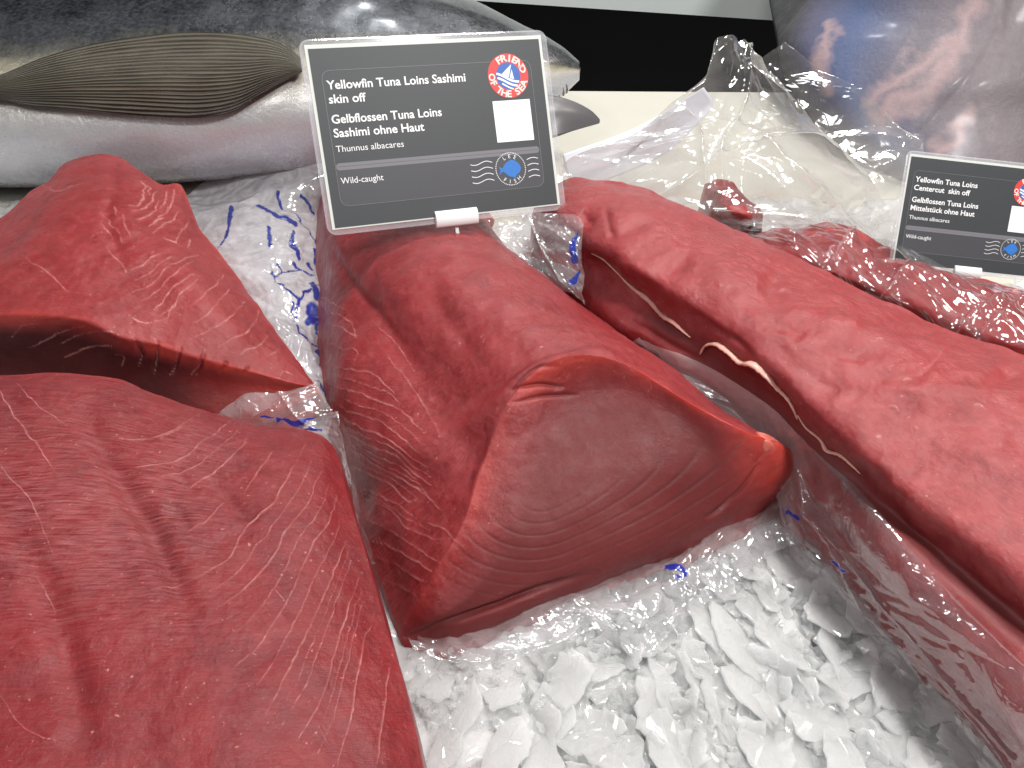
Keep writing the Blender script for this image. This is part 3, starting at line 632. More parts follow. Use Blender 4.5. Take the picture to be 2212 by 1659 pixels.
# --- long right loin
rows = [[(1150,450,2.5),(1190,402,5),(1225,384,6),(1300,388,6.5),(1400,412,7),(1500,450,7),(1600,500,7),(1780,580,7.2),(1900,638,7.5),(2100,722,7.8),(2300,800,8),(2560,890,8)],
 [(1152,465,3.5),(1205,425,6.2),(1300,420,7.4),(1400,448,7.8),(1500,488,7.9),(1600,535,8),(1780,612,8.3),(1950,700,8.6),(2130,780,8.8),(2320,860,9),(2560,960,9)],
 [(1155,480,4),(1215,470,6.7),(1310,490,8),(1400,525,8.3),(1500,570,8.5),(1650,640,8.8),(1800,710,9),(2000,820,9.2),(2200,920,9.4),(2560,1100,9.4)],
 [(1160,500,4),(1235,520,6),(1335,565,7.5),(1430,615,7.9),(1550,680,8.1),(1690,760,8.3),(1860,870,8.4),(2060,1005,8.6),(2250,1130,8.6),(2560,1340,8.6)],
 [(1165,515,3.5),(1258,550,5.0),(1375,620,6.3),(1475,682,6.9),(1585,748,7.3),(1685,825,7.5),(1795,930,7.5),(1945,1060,7.6),(2095,1175,7.6),(2245,1295,7.6),(2560,1545,7.6)],
 [(1170,525,3.2),(1255,572,4.3),(1365,650,5.4),(1465,720,5.9),(1575,790,6.0),(1680,870,6.0),(1780,968,6.0),(1930,1105,6.0),(2080,1230,6.0),(2230,1360,6.0),(2540,1610,6.0)],
 [(1175,540,3),(1252,605,3.8),(1345,692,4.8),(1455,760,5.1),(1568,830,5.1),(1678,915,5.1),(1772,1005,5.3),(1920,1148,5.8),(2070,1285,5.9),(2220,1425,5.9),(2500,1670,5.9)],
 [(1180,560,1.8),(1245,640,2.6),(1330,728,3.2),(1445,800,3.6),(1570,885,3.7),(1700,1000,3.6),(1788,1098,3.7),(1900,1230,4.2),(2025,1378,4.3),(2180,1550,4.3),(2405,1790,4.3)],
 [(1180,580,1),(1245,655,1.8),(1330,742,2.2),(1440,815,2.5),(1560,905,2.6),(1695,1035,2.5),(1768,1132,1.8),(1872,1272,1.0),(1994,1418,1.0),(2145,1592,1.0),(2370,1832,1.0)]]
G = patch(rows, 380, 560); G = smooth_grid(G, 3)
uv = PX(G)
C3 = lambda pts: [(1210+a*.4532, 380+b_*.4532) for a, b_ in pts]
ll = [curve(C3(p), w) for p, w in [([(190,380),(270,450),(340,530)], 3), ([(440,620),(510,680),(570,720),(615,760)], 6), ([(1640,970),(1660,960),(1680,962)], 6), ([(1740,920),(1780,880),(1825,830)], 4),
  ([(1500,790),(1510,775),(1530,778)], 3), ([(1565,1095),(1600,1100),(1615,1115)], 6), ([(1970,1090),(2000,1085),(2020,1100)], 6), ([(1510,1240),(1530,1238)], 6), ([(1690,1190),(1710,1200)], 6), ([(560,1330),(600,1350),(700,1410)], 3)]]
gv = [(C3([(620,640),(760,740),(860,800),(950,880)]), 14, 0.0015), (C3([(200,300),(320,260),(450,220)]), 22, 0.0016), (C3([(480,480),(560,420),(640,370)]), 30, 0.0022), (C3([(930,700),(1100,730),(1160,780)]), 28, 0.002),
  (C3([(1250,820),(1400,850),(1500,800)]), 30, 0.0016), (C3([(1500,950),(1700,960),(1820,850)]), 24, 0.0014), (C3([(1100,640),(1000,520),(1080,440)]), 34, 0.0022), (C3([(1800,1150),(2000,1180),(2100,1290)]), 30, 0.0016),
  (C3([(2020,1010),(2130,960),(2212,930)]), 24, 0.002), (C3([(100,180),(160,230)]), 16, 0.0015), (C3([(210,130),(230,220),(250,300)]), 14, 0.0014), (C3([(1350,500),(1500,560),(1700,700)]), 36, 0.0012),
  (C3([(150,370),(270,470),(380,570),(500,690),(640,800)]), 11, 0.0022), (C3([(250,640),(400,720),(560,820),(700,880)]), 14, 0.0018)]
side = np.clip((polydist(uv, [np.array([(a[0], a[1], 100) for a in [(1420,700),(1500,745),(1590,815),(1690,900),(1785,1000),(1935,1135),(2085,1265),(2235,1400),(2540,1650)]])])), 0, 9)
tone = 0.85*np.exp(-(side*3.2)**2)
n0 = gnormals(G); big = fbm(G, 26, 3, 91)
G = G+n0*(0.0022*np.clip(big, -1, 1))[..., None]
GR, me = finish('right_loin', G, m_rt, ll, gv, seed=53, amp=0.0008, tone=tone, drop=-0.006, stri=0.1+0*tone, linew=0.8)
rl = link('tuna_loin', me, label='long bright red tuna loin running down the right side beside the sign', cat='tuna loin', group='raw tuna loins on the ice')
RT = lowbvh(GR, 5)
RTF = bvh_of(rl)
def tube(pts, rad, mat, name, parent=None, n=10, m=60, flat=0.6, **kw):
    P = catmull(np.array(pts), m); R = np.interp(np.linspace(0, 1, m), np.linspace(0, 1, len(rad)), rad)
    T = np.gradient(P, axis=0); T /= np.linalg.norm(T, axis=1, keepdims=True)
    U_ = np.cross(T, [0, 0, 1.0]); U_ /= np.linalg.norm(U_, axis=1, keepdims=True)+1e-9; W_ = np.cross(U_, T)
    a = np.linspace(0, 2*math.pi, n, endpoint=False)
    V = P[:, None]+(U_[:, None]*np.cos(a)[None, :, None]+W_[:, None]*np.sin(a)[None, :, None]*flat)*R[:, None, None]*(1+0.25*rng.normal(size=(m, 1, 1))*0.5)
    Fc = []
    for i in range(m-1):
        for j in range(n): Fc.append([i*n+j, i*n+(j+1) % n, (i+1)*n+(j+1) % n, (i+1)*n+j])
    Fc.append(list(range(n))[::-1]); Fc.append([(m-1)*n+j for j in range(n)])
    return link(name, make_mesh(name, V.reshape(-1, 3), Fc, mat), parent=parent, **kw)
def onto(T, u, v, off=0.001, default=3):
    d = rays(u, v); d = d/np.linalg.norm(d); h = T.ray_cast(Vector(CAM), Vector(d), 3)
    return CAM+d*(h[3]-off) if h[0] is not None else UZ(u, v, default)
m_fat = plain('fat', (0.62, 0.34, 0.28), 0.35, 0.5, noisy=0.25, nsc=150, Subsurface_Weight=0.5, Subsurface_Scale=0.004)
pts = [onto(RT, *p, off=0.0025) for p in C3([(665,850),(690,812),(740,802),(800,840),(860,890),(920,900),(980,950),(1030,1010),(1080,1060),(1110,1110),(1130,1160)])]
tube(pts, [.0006, .0015, .0018, .0021, .0022, .0030, .0022, .0014, .0010, .0008, .0004], m_fat, 'fat_strand', rl, flat=0.45)
pts = [onto(RT, *p, off=0.0008) for p in C3([(150,370),(200,395),(270,460),(340,530),(430,600),(480,660),(540,700),(590,745),(620,770)])]
tube(pts, [.0004, .0007, .0006, .0009, .0018, .0016, .0018, .001, .0003], m_fat, 'fat_strand', rl, flat=0.6)
pts = [onto(RT, *p, off=0.0008) for p in C3([(1130,1140),(1170,1200),(1240,1260),(1270,1310),(1330,1330),(1400,1390),(1430,1420)])]
tube(pts, [.0004, .0006, .0007, .0011, .001, .0007, .0003], m_fat, 'fat_strand', rl, flat=0.6)

# --- far right loin inside its bag
rows = [[(1590,530,2.5),(1640,494,4.2),(1700,487,5.2),(1750,484,5.6),(1790,478,5.9),(1870,520,6.1),(2000,570,6.3),(2212,626,6.5),(2500,700,6.5)],
 [(1600,550,3),(1650,520,5),(1720,520,6),(1800,525,6.4),(1900,570,6.6),(2020,620,6.8),(2212,680,6.9),(2500,760,6.8)],
 [(1610,570,3),(1680,560,5),(1760,575,5.8),(1850,610,6.2),(1950,650,6.4),(2060,700,6.5),(2230,750,6.6),(2500,830,6.4)],
 [(1620,590,1.5),(1700,600,2.5),(1790,630,3.5),(1880,670,4),(1960,710,4.2),(2070,760,4.3),(2240,820,4.3),(2500,900,4.2)]]
G = patch(rows, 120, 300); n0 = gnormals(G); G = G+n0*(0.003*fbm(G, 30, 3, 3))[..., None]
GF, me = finish('far_loin', G, m_fr, (), (), seed=63, amp=0.001, drop=-0.006)
link('tuna_loin', me, label='tuna loin tightly wrapped in glossy clear film below the smaller sign', cat='tuna loin', group='raw tuna loins on the ice')
G = patch([[(1520,392,3.5),(1545,383,4.2),(1580,392,4.4),(1620,430,4.2)],[(1524,420,4.2),(1555,415,5.2),(1600,425,5.2),(1640,452,4.4)],[(1535,450,4),(1570,455,5),(1610,462,5),(1645,468,4)],[(1560,485,2.5),(1590,490,3),(1620,485,3),(1640,474,3)]], 60, 60)
GP, me = finish('piece', G, m_fr, (), (), seed=73, amp=0.0012, drop=-0.006)
link('tuna_piece', me, label='small red tuna piece showing inside the clear bag behind the long loin', cat='tuna piece')

# ------------------------------------------------------------------ plastic bags
def film(name, rows, nr, nc, mat, label, mode='z', over=(), ridges=(), amp=0.0016, sc=45, seed=0, ink=(), inkjag=2.0, milk=None, off=0.0014, parent=None, cat='plastic bag', fine=0.35, th0=None, asp=0.62):
    G = patch(rows, nr, nc, mode)
    n = gnormals(G)
    h = amp*2.2*folds(griduv(G), sc/90.0, seed, G, th0, asp)
    uv = PX(G)
    for (pl, wd, hi) in ridges:
        dd = polydist(uv, [np.array([(a[0], a[1], wd) for a in curve(pl, 1, 16)])]); h = h+hi*np.exp(-np.abs(dd)*2.2)
    G = G+n*h[..., None]
    if over: G = lay_over(G, over, off)
    z = np.zeros(G.shape[:2]); at = {'ink': z, 'milk': z if milk is None else milk(uv)}
    if len(ink):
        j = uv+np.stack([fbm(G, 300, 2, seed+9), fbm(G, 300, 2, seed+19)], -1)*inkjag
        at['ink'] = np.clip((0.62-polydist(j, ink))*6, 0, 1)
    me = make_mesh(name, G.reshape(-1, 3), gridfaces(nr, nc), mat, attrs=at)
    o = link(name, me, parent=parent, label=label, cat=None if parent else cat)
    return o, G
IT = lowbvh(iceG, 2)
m_clear = film_mat('clear_film', milk=0.05, rough=0.09, tint=(0.66, 0.63, 0.60), bumpsc=40, gloss=1.6, fine=0.1, bump=0.12)
m_milky = film_mat('milky_film', milk=0.15, rough=0.12, tint=(0.97, 0.96, 0.97), bump=0.25, gloss=1.5)
m_long = film_mat('long_film', milk=0.06, rough=0.10, tint=(0.97, 0.95, 0.96), bump=0.3, gloss=1.6, edge=0.08)
m_print = film_mat('printed_film', milk=0.62, tint=(0.88, 0.87, 0.91), rough=0.12, bumpsc=30, bump=0.2, gloss=1.4)
m_wrap = film_mat('tight_film', milk=0.0, rough=0.05, bumpsc=20, edge=0.05, gloss=1.8, bump=0.1, fine=0.03, aniso=0.6)
P4 = lambda pts: [(432+a*.4167, 259+b_*.4167, w*.4167*1.4) for a, b_, w in pts]
ink = [P4(p) for p in [[(400,370,12),(410,420,11),(422,455,8)],[(422,455,4),(470,465,3),(500,490,6),(520,540,4),(560,580,3),(600,640,5)],[(300,455,14),(350,480,13),(400,515,12),(450,520,18),(490,555,16)],
 [(480,590,8),(470,640,18),(495,670,18),(510,720,14)],[(525,395,10),(560,430,11),(595,480,8)],[(355,560,13),(365,650,14)],[(165,465,18),(160,500,18),(150,570,12),(120,620,6),(95,670,3)],
 [(372,780,14),(385,805,10)],[(400,748,9),(430,768,5)],[(485,742,12),(515,765,5)],[(560,745,12),(585,775,7)],[(390,860,5),(388,810,6),(430,778,6),(520,770,6),(590,805,6)],[(405,870,6),(430,880,6)],
 [(500,1020,10),(497,970,12),(525,915,10),(565,900,8)],[(575,990,45),(590,1000,45)],[(570,1045,34),(600,1050,34)],[(575,860,18),(600,930,26)],[(430,890,6),(440,905,7),(500,945,6)],[(475,965,10),(480,1000,10)],
 [(505,1060,8),(512,1110,8),(560,1160,8),(615,1172,6)],[(605,1080,14),(610,1100,12)],[(605,1200,12),(618,1228,12)],[(626,1265,10),(634,1290,12)],[(600,1360,6),(635,1400,8),(650,1440,10),(655,1500,8)],[(512,100,28),(538,72,28)],[(590,680,10),(598,740,10)]]]
rows = [[(512,232,1.0),(560,225,2),(620,222,3),(680,230,4),(730,235,4.5)],[(520,330,1.0),(580,320,2),(640,325,2.6),(690,335,3),(740,345,3)],
 [(400,418,.4),(470,412,.8),(560,410,1.6),(630,420,1.6),(670,430,.9),(712,430,.1)],[(385,520,.4),(480,520,1.4),(580,520,1.8),(640,520,1.1),(670,520,.4),(710,520,-.2)],[(450,640,.4),(540,630,1.4),(610,640,1.4),(660,640,.5),(706,640,-.2)],
 [(540,760,.4),(610,750,1.2),(655,755,.8),(680,760,.2),(712,760,-.3)],[(600,880,.4),(655,875,.9),(690,885,.3),(725,890,-.3)]]
film('plastic_bag', rows, 330, 200, m_print, 'white bag with blue print between the left loins and the centre loin', sc=38, amp=0.0016, seed=5, ink=ink, inkjag=2.2, over=(IT,))
# film between front loin and centre loin, standing fold
film('plastic_bag', [[(455,905,4.8),(535,852,6.2),(605,845,6.5),(682,826,6.9)],[(462,915,4.6),(560,885,6.2),(650,880,6.4),(716,884,6.4)],[(490,945,4.2),(590,950,5),(690,960,5.2),(730,892,5.6)]], 70, 120, m_milky,
 'crinkled clear bag end standing up behind the nearest loin', sc=50, amp=0.0012, seed=15, ridges=[([(550,900),(620,860),(680,828)], 10, 0.002), ([(600,845),(640,900),(700,940)], 10, 0.0015)], ink=[[(600,905,7),(640,915,9),(680,905,6)], [(560,900,5),(590,905,5)], [(650,925,5),(690,930,7)]], inkjag=5, parent=None)
film('plastic_bag', [[(650,915,5),(700,895,5.4),(730,888,5.8)],[(690,965,4.6),(728,960,4.8),(752,980,5.2)],[(735,1050,3.6),(757,1050,3.8),(775,1060,4.2)],[(765,1130,2.6),(782,1135,2.8),(797,1150,3.2)],[(792,1222,1.6),(803,1222,1.7),(812,1216,2)]], 130, 50, m_milky,
 'narrow crinkled strip of clear bag along the right edge of the nearest loin', sc=70, amp=0.001, seed=25, ridges=[([(728,892),(757,985),(785,1130),(808,1212)], 7, 0.0018)])
# film under the centre loin, out over the ice
film('plastic_bag', [[(872,1350,.5),(890,1395,.6),(915,1424,.5)],[(960,1350,.5),(1000,1412,.9),(1067,1432,.6)],[(1080,1310,.4),(1140,1365,1.2),(1208,1386,.8)],[(1190,1260,.4),(1240,1315,1.4),(1300,1362,.9)],[(1290,1220,.4),(1340,1300,1.5),(1384,1420,.5)],
 [(1390,1170,.4),(1430,1265,1.4),(1462,1350,.6)],[(1490,1130,.5),(1525,1210,1.5),(1560,1275,.8)],[(1610,1070,.6),(1640,1140,1.6),(1668,1195,.9)],[(1680,1030,1),(1708,1095,1.6),(1730,1170,.8)]], 260, 110, m_milky,
 'crumpled clear bag spread on the ice below the centre loin', sc=62, amp=0.0022, seed=35, over=(IT,), ridges=[([(930,1424),(1067,1430),(1208,1384),(1290,1358)], 9, 0.002), ([(1180,1320),(1280,1330),(1380,1410)], 9, 0.0018), ([(1440,1230),(1500,1280),(1440,1350)], 10, 0.002)],
 ink=[[(1440,1222,14),(1470,1226,16),(1482,1232,12)], [(1464,1246,9),(1482,1238,10)], [(1690,1085,6),(1700,1105,6)], [(1700,1085,6),(1712,1108,6)]], inkjag=1.5)
# long bag along the right loin
film('plastic_bag', [[(1368,736,3.2),(1374,735,3.6),(1377,734,4),(1381,733,4.4)],[(1462,836,3.4),(1482,826,4.0),(1500,810,4.6),(1522,788,5.2)],[(1572,925,3.2),(1600,905,4.0),(1630,886,4.8),(1662,876,5.4)],[(1665,1040,2.2),(1700,1010,3.6),(1720,975,4.6),(1742,953,5.4)],
 [(1700,1166,.6),(1740,1112,2.6),(1778,1060,3.8),(1833,1033,5)],[(1828,1308,.8),(1862,1268,3.2),(1905,1225,4.9),(1982,1202,6.0)],[(1930,1432,.8),(1972,1395,3.2),(2025,1350,5.0),(2100,1328,6.1)],[(2025,1552,.8),(2082,1505,3.2),(2155,1465,5.0),(2226,1452,6.1)],[(2150,1720,.8),(2225,1660,3.2),(2300,1610,5.0),(2370,1590,6.1)]],
 420, 130, m_long, 'long wrinkled clear bag folded down along the lower edge of the right loin', sc=80, amp=0.0016, seed=45, th0=0.12, asp=0.22, over=(IT, RTF), off=0.0018, milk=lambda uv: 0.0+0.28*np.clip((1760-uv[..., 0])/120, 0, 1),  # extra milk at the upper end imitates bright haze and highlights
 ridges=[([(1377,736),(1530,795),(1742,955),(1833,1033),(1982,1202),(2100,1328),(2226,1452)], 10, 0.002), ([(1700,1060),(1800,1170),(1900,1300),(2010,1430),(2190,1640)], 9, 0.0022), ([(1720,1130),(1830,1260),(1950,1400),(2100,1560),(2180,1660)], 10, 0.0022), ([(1760,1120),(1860,1290),(2000,1490)], 9, 0.0015)],
 ink=[[(1712,1105,8),(1732,1120,8)], [(1800,1210,4),(1825,1235,6)]], inkjag=2)
# small film end beside the sign's foot
film('plastic_bag', [[(1030,478,6.2),(1100,466,6.6),(1180,462,6.8),(1240,468,7.2),(1262,480,7.2)],[(1060,520,5.5),(1130,530,5.8),(1200,530,6.2),(1258,550,6.4)],[(1110,570,4.8),(1170,580,5),(1220,590,5.4),(1262,600,5.8)],[(1170,625,3.8),(1205,625,4.4),(1240,635,4.8),(1272,660,4.9)]], 130, 120, m_milky,
 'crinkled bag end with a blue stripe behind the centre loin', sc=60, amp=0.0016, seed=55, over=(RT,), ridges=[([(1140,466),(1170,540),(1220,610),(1270,658)], 8, 0.002), ([(1262,480),(1258,560),(1270,655)], 7, 0.0015)],
 ink=[[(1248,495,3),(1238,530,14),(1240,560,18)], [(1248,585,6),(1240,608,17)]], inkjag=1)
# tight film on the far loin
film('plastic_bag', [[(1545,470,4.4),(1640,480,5),(1700,478,5.8),(1790,470,6.4),(1870,512,6.7),(2000,562,6.9),(2212,618,7.1),(2480,690,7.1)],[(1580,520,4.4),(1650,520,5.6),(1720,520,6.6),(1800,525,7),(1900,570,7.2),(2020,620,7.4),(2212,680,7.5),(2490,760,7.4)],
 [(1600,560,4.4),(1680,560,5.6),(1760,575,6.4),(1850,610,6.8),(1950,650,7),(2060,700,7.1),(2230,750,7.2),(2490,830,7)],[(1610,590,2),(1690,610,3),(1790,640,4),(1880,680,4.4),(1960,720,4.6),(2070,770,4.8),(2240,830,4.8),(2490,910,4.8)]], 140, 340, m_wrap,
 'glossy wrinkled clear film tight over the farthest loin', sc=62, amp=0.0022, seed=65, th0=0.75, asp=0.3, fine=0.08, ridges=[([(1800,560),(1850,500),(1870,510)], 10, 0.0025), ([(2020,760),(2090,690),(2160,640)], 12, 0.003), ([(2080,760),(2140,700),(2212,640)], 10, 0.003), ([(1900,650),(1960,580)], 9, 0.0025), ([(1750,600),(1800,530)], 9, 0.002)])
# big clear bag standing open at the back
mlk = lambda uv: 0.42*np.clip((1560-uv[..., 0])/120, 0, 1)*np.clip((uv[..., 1]-120)/60, 0, 1)+0.06*np.clip((uv[..., 1]-420)/60, 0, 1)+0.24*np.clip((uv[..., 0]-1590)/50, 0, 1)*np.clip((uv[..., 1]-215)/60, 0, 1)
bigbag, GBB = film('plastic_bag', [[(1542,128,62),(1566,100,63),(1600,92,64),(1640,91,65),(1688,98,66)],[(1520,180,60),(1570,150,61),(1640,145,62),(1720,150,63),(1760,160,64)],[(1450,235,58.5),(1560,215,59),(1660,215,60),(1760,220,61),(1850,236,62)],[(1370,290,57),(1500,285,57.5),(1640,290,57),(1780,300,58),(1975,322,60)],
  [(1215,350,55.5),(1440,350,55.5),(1640,370,54),(1800,400,54),(2010,430,57)],[(1205,400,54),(1440,400,53.5),(1640,440,52.5),(1800,480,52),(1990,520,54)],[(1215,440,53),(1450,460,52),(1660,500,51),(1820,560,51),(1960,600,53)]],
 260, 320, m_clear, 'big clear empty bag end standing up behind the long loin', mode='y', sc=17, amp=0.007, seed=75, fine=0.12, milk=mlk,
 ridges=[([(1620,100),(1600,240),(1560,330),(1555,400)], 14, 0.006), ([(1690,100),(1830,220),(1975,325)], 12, 0.004), ([(1640,330),(1720,390),(1840,480),(1950,580)], 22, 0.008), ([(1640,330),(1760,310),(1850,350),(1880,370)], 14, 0.005), ([(1400,430),(1520,380),(1620,320)], 12, 0.005), ([(1420,270),(1480,250),(1510,300),(1520,400)], 10, 0.004), ([(1540,460),(1650,470),(1760,480)], 10, 0.004)])
m_lab = plain('paper_label', (0.72, 0.74, 0.80), 0.6, noisy=0.05, nsc=90)
Gq = patch([[(1520,188,62),(1540,225,61.6),(1500,275,60.6)],[(1400,262,61),(1425,295,60.4),(1440,330,59.6)],[(1215,335,59.4),(1225,375,58.6),(1245,415,57.8)]], 60, 30, 'y')
z = PX(Gq)
lb = make_mesh('paper_label', Gq.reshape(-1, 3), gridfaces(60, 30), m_lab)
lo = link('paper_label', lb, parent=bigbag, label='white paper label inside the bag'); sm = lo.modifiers.new('t', 'SOLIDIFY'); sm.thickness = 0.0006

m_bar = plain('black_print', (0.10, 0.10, 0.11), 0.6)
bv_, bf_, o_ = [], [], 0
for (u0, v0) in ((1352, 337), (1376, 318)):
    for k in range(5):
        q = [(u0+k*4.2, v0-k*2.6), (u0+k*4.2+(1.6 if k % 2 else 2.8), v0-k*2.6-1.4), (u0+k*4.2+13, v0-k*2.6-18), (u0+k*4.2+11.2, v0-k*2.6-17)]
        for a_, b_ in q: bv_.append(UY(a_, b_, 57.2))
        bf_.append(np.arange(4)+o_); o_ += 4
link('printed_bars', make_mesh('printed_bars', np.array(bv_), bf_, m_bar, smooth=False), parent=lo)

# ------------------------------------------------------------------ whole fish
def skin_mat(name, silver, dark, mid, split, metallic=0.3, rough=0.26, coat=0.9):
    m, nt, out = newmat(name); tc = N(nt, 'TexCoord'); ob = tc.outputs['Object']
    b = N(nt, 'BsdfPrincipled'); L(nt, b.outputs[0], out.inputs[0])
    a = math_(nt, 'ADD', attr(nt, 'back'), math_(nt, 'MULTIPLY', math_(nt, 'SUBTRACT', noise(nt, mapped(nt, ob, (1, 1, 1)), 25, 5, 0.65), 0.5), 0.14))
    col = ramp(nt, a, split)
    s = noise(nt, mapped(nt, ob, (45, 12, 25)), 1.0, 4, 0.6)
    col = mixc(nt, math_(nt, 'MULTIPLY', ramp(nt, s, [(0.45, 0.0), (0.7, 1.0)]), 0.08), col, mid)
    sc = noise(nt, ob, 300, 4, 0.7)
    col = mixc(nt, math_(nt, 'MULTIPLY', ramp(nt, sc, [(0.4, 0.0), (0.65, 1.0)]), 0.08), col, silver)
    L(nt, col, b.inputs['Base Color']); b.inputs['Metallic'].default_value = metallic
    L(nt, ramp(nt, noise(nt, ob, 90, 4, 0.6), [(0.3, rough-0.1), (0.7, rough+0.15)]), b.inputs['Roughness'])
    b.inputs['Coat Weight'].default_value = coat; b.inputs['Coat Roughness'].default_value = 0.15
    bp = N(nt, 'Bump', i_Strength=0.45, i_Distance=0.0012); L(nt, math_(nt, 'ADD', noise(nt, ob, 260, 5, 0.7), math_(nt, 'MULTIPLY', s, 0.6)), bp.inputs['Height']); L(nt, bp.outputs[0], b.inputs['Normal'])
    return m
m_skin = skin_mat('silver_skin', (0.60, 0.62, 0.66), (0.03, 0.03, 0.04), (0.38, 0.40, 0.44),
 [(0.0, (0.50, 0.53, 0.60)), (0.45, (0.60, 0.62, 0.66)), (0.70, (0.60, 0.57, 0.50)), (0.76, (0.42, 0.38, 0.27)), (0.82, (0.07, 0.065, 0.05)), (0.87, (0.010, 0.011, 0.015))])
def body(name, st, mat, nu=260, na=150, **kw):
    st = np.array(st, float); q = catmull(st, nu); a = np.linspace(0, 2*math.pi, na, endpoint=False)
    x, y, z, ry, rz = q.T
    P = np.stack([np.repeat(x[:, None], na, 1), y[:, None]+ry[:, None]*np.cos(a)[None], z[:, None]+rz[:, None]*np.sign(np.sin(a))[None]*np.abs(np.sin(a))[None]**0.92], -1)
    back = 0.5+0.5*np.sin(a+0.12)[None]*np.ones((nu, 1))
    n = P-np.stack([x, y, z], -1)[:, None]; n /= np.linalg.norm(n, axis=-1, keepdims=True)+1e-9
    P = P+n*(0.0012*fbm(P, 25, 3, 4))[..., None]
    i = np.arange(nu-1)[:, None]*na; j = np.arange(na)[None]
    Fc = np.stack([i+j, i+(j+1) % na, i+na+(j+1) % na, i+na+j], -1).reshape(-1, 4)
    V = np.concatenate([P.reshape(-1, 3), [[x[0], y[0], z[0]], [x[-1], y[-1], z[-1]]]])
    tri0 = [[nu*na, (jj+1) % na, jj] for jj in range(na)]; tri1 = [[nu*na+1, (nu-1)*na+jj, (nu-1)*na+(jj+1) % na] for jj in range(na)]
    me = make_mesh(name, V, [f for f in Fc]+[np.array(t) for t in tri0+tri1], mat, attrs={'back': np.concatenate([back.ravel(), [0.5, 0.5]])})
    return link(name, me, **kw)
fish = body('whole_fish', [(-1.2,.74,.04,.10,.05),(-.8,.745,.048,.145,.066),(-.5,.75,.05,.155,.069),(-.35,.752,.052,.158,.072),(-.2,.752,.055,.145,.072),(-.1,.74,.058,.115,.064),(-.03,.725,.060,.080,.048),(.01,.712,.062,.052,.034),(.035,.704,.066,.030,.021),(.054,.70,.069,.010,.007)], m_skin,
 label='whole silver tuna with dark back and long ribbed side fin, lying behind the left loins', cat='fish', group='whole tuna behind the loins')
FT = bvh_of(fish)
m_fin, nt, out = newmat('fin'); b = N(nt, 'BsdfPrincipled', i_Roughness=0.32); L(nt, b.outputs[0], out.inputs[0])
uvc = N(nt, 'TexCoord').outputs['UV']; wv = N(nt, 'TexWave', wave_type='BANDS', bands_direction='Y', i_Scale=1.0, i_Distortion=5.0, i_Detail=3.0); L(nt, mapped(nt, uvc, (0.25, 2.1, 1)), wv.inputs['Vector'])
ob = N(nt, 'TexCoord').outputs['Object']
c = mixc(nt, wv.outputs['Fac'], (0.020, 0.016, 0.011), (0.11, 0.095, 0.07)); c = mixc(nt, ramp(nt, noise(nt, ob, 30, 4), [(0.4, 0.0), (0.7, 0.3)]), c, (0.16, 0.14, 0.10)); L(nt, c, b.inputs['Base Color'])
bp = N(nt, 'Bump', i_Strength=0.8, i_Distance=0.0015); L(nt, wv.outputs['Fac'], bp.inputs['Height']); L(nt, bp.outputs[0], b.inputs['Normal']); b.inputs['Metallic'].default_value = 0.15; b.inputs['Roughness'].default_value = 0.42; b.inputs['Coat Weight'].default_value = 0.0
upper = [(-120,205),(0,165),(100,125),(200,98),(300,82),(400,73),(500,75),(580,88),(620,105),(648,128),(652,150)]
lower = [(-120,222),(0,215),(60,228),(140,236),(230,244),(330,250),(430,253),(500,240),(560,205),(610,175),(652,152)]
U1 = catmull(np.array([(a, b_, 0) for a, b_ in upper], float), 200)[:, :2]; L1 = catmull(np.array([(a, b_, 0) for a, b_ in lower], float), 200)[:, :2]
nf = 50; Gf = np.zeros((nf, 200, 3))
for i in range(nf):
    f = i/(nf-1)
    for j in range(200):
        q = U1[j]*(1-f)+L1[j]*f
        lift = 0.004+0.010*math.sin(f*math.pi)+0.004*f
        Gf[i, j] = onto(FT, q[0], q[1], off=lift, default=6)
Gf = smooth_grid(Gf, 3)
uvf = np.stack(np.meshgrid(np.arange(200)/200*10, np.linspace(0, 3.2, nf)), -1)
me = make_mesh('side_fin', Gf.reshape(-1, 3), gridfaces(nf, 200), m_fin, uv=uvf.reshape(-1, 2))
fo = link('side_fin', me, parent=fish); sm = fo.modifiers.new('t', 'SOLIDIFY'); sm.thickness = 0.002; sm.offset = 0
# mouth and eye of the fish
m_mouth = plain('jaw', (0.16, 0.10, 0.085), 0.45, noisy=0.4, nsc=200)
jaw = [onto(FT, *p, off=-0.002) for p in [(1185,200),(1210,185),(1235,165),(1252,148)]]
tube([UY(1170,190,69), UY(1200,172,69.5), UY(1228,155,70), UY(1250,144,70.3)], [.016,.014,.010,.004], m_mouth, 'lower_jaw', fish, flat=0.8, n=16)
m_lowfin = plain('grey_fin', (0.10, 0.095, 0.10), 0.35, noisy=0.4, nsc=30)
Gt = patch([[(1150,208,67),(1195,211,67),(1240,224,67),(1275,243,67),(1291,260,67)],[(1150,240,65.5),(1195,240,65.5),(1235,246,65.8),(1270,255,66.3),(1292,263,66.8)],[(1150,300,64),(1195,296,64),(1240,282,65),(1275,272,66),(1290,268,66.6)]], 30, 50, 'y')
fo = link('lower_fin', make_mesh('lower_fin', Gt.reshape(-1, 3), gridfaces(30, 50), m_lowfin), parent=fish, label='dark rounded fin tip right of the sign'); sm = fo.modifiers.new('t', 'SOLIDIFY'); sm.thickness = 0.004; sm.offset = 0

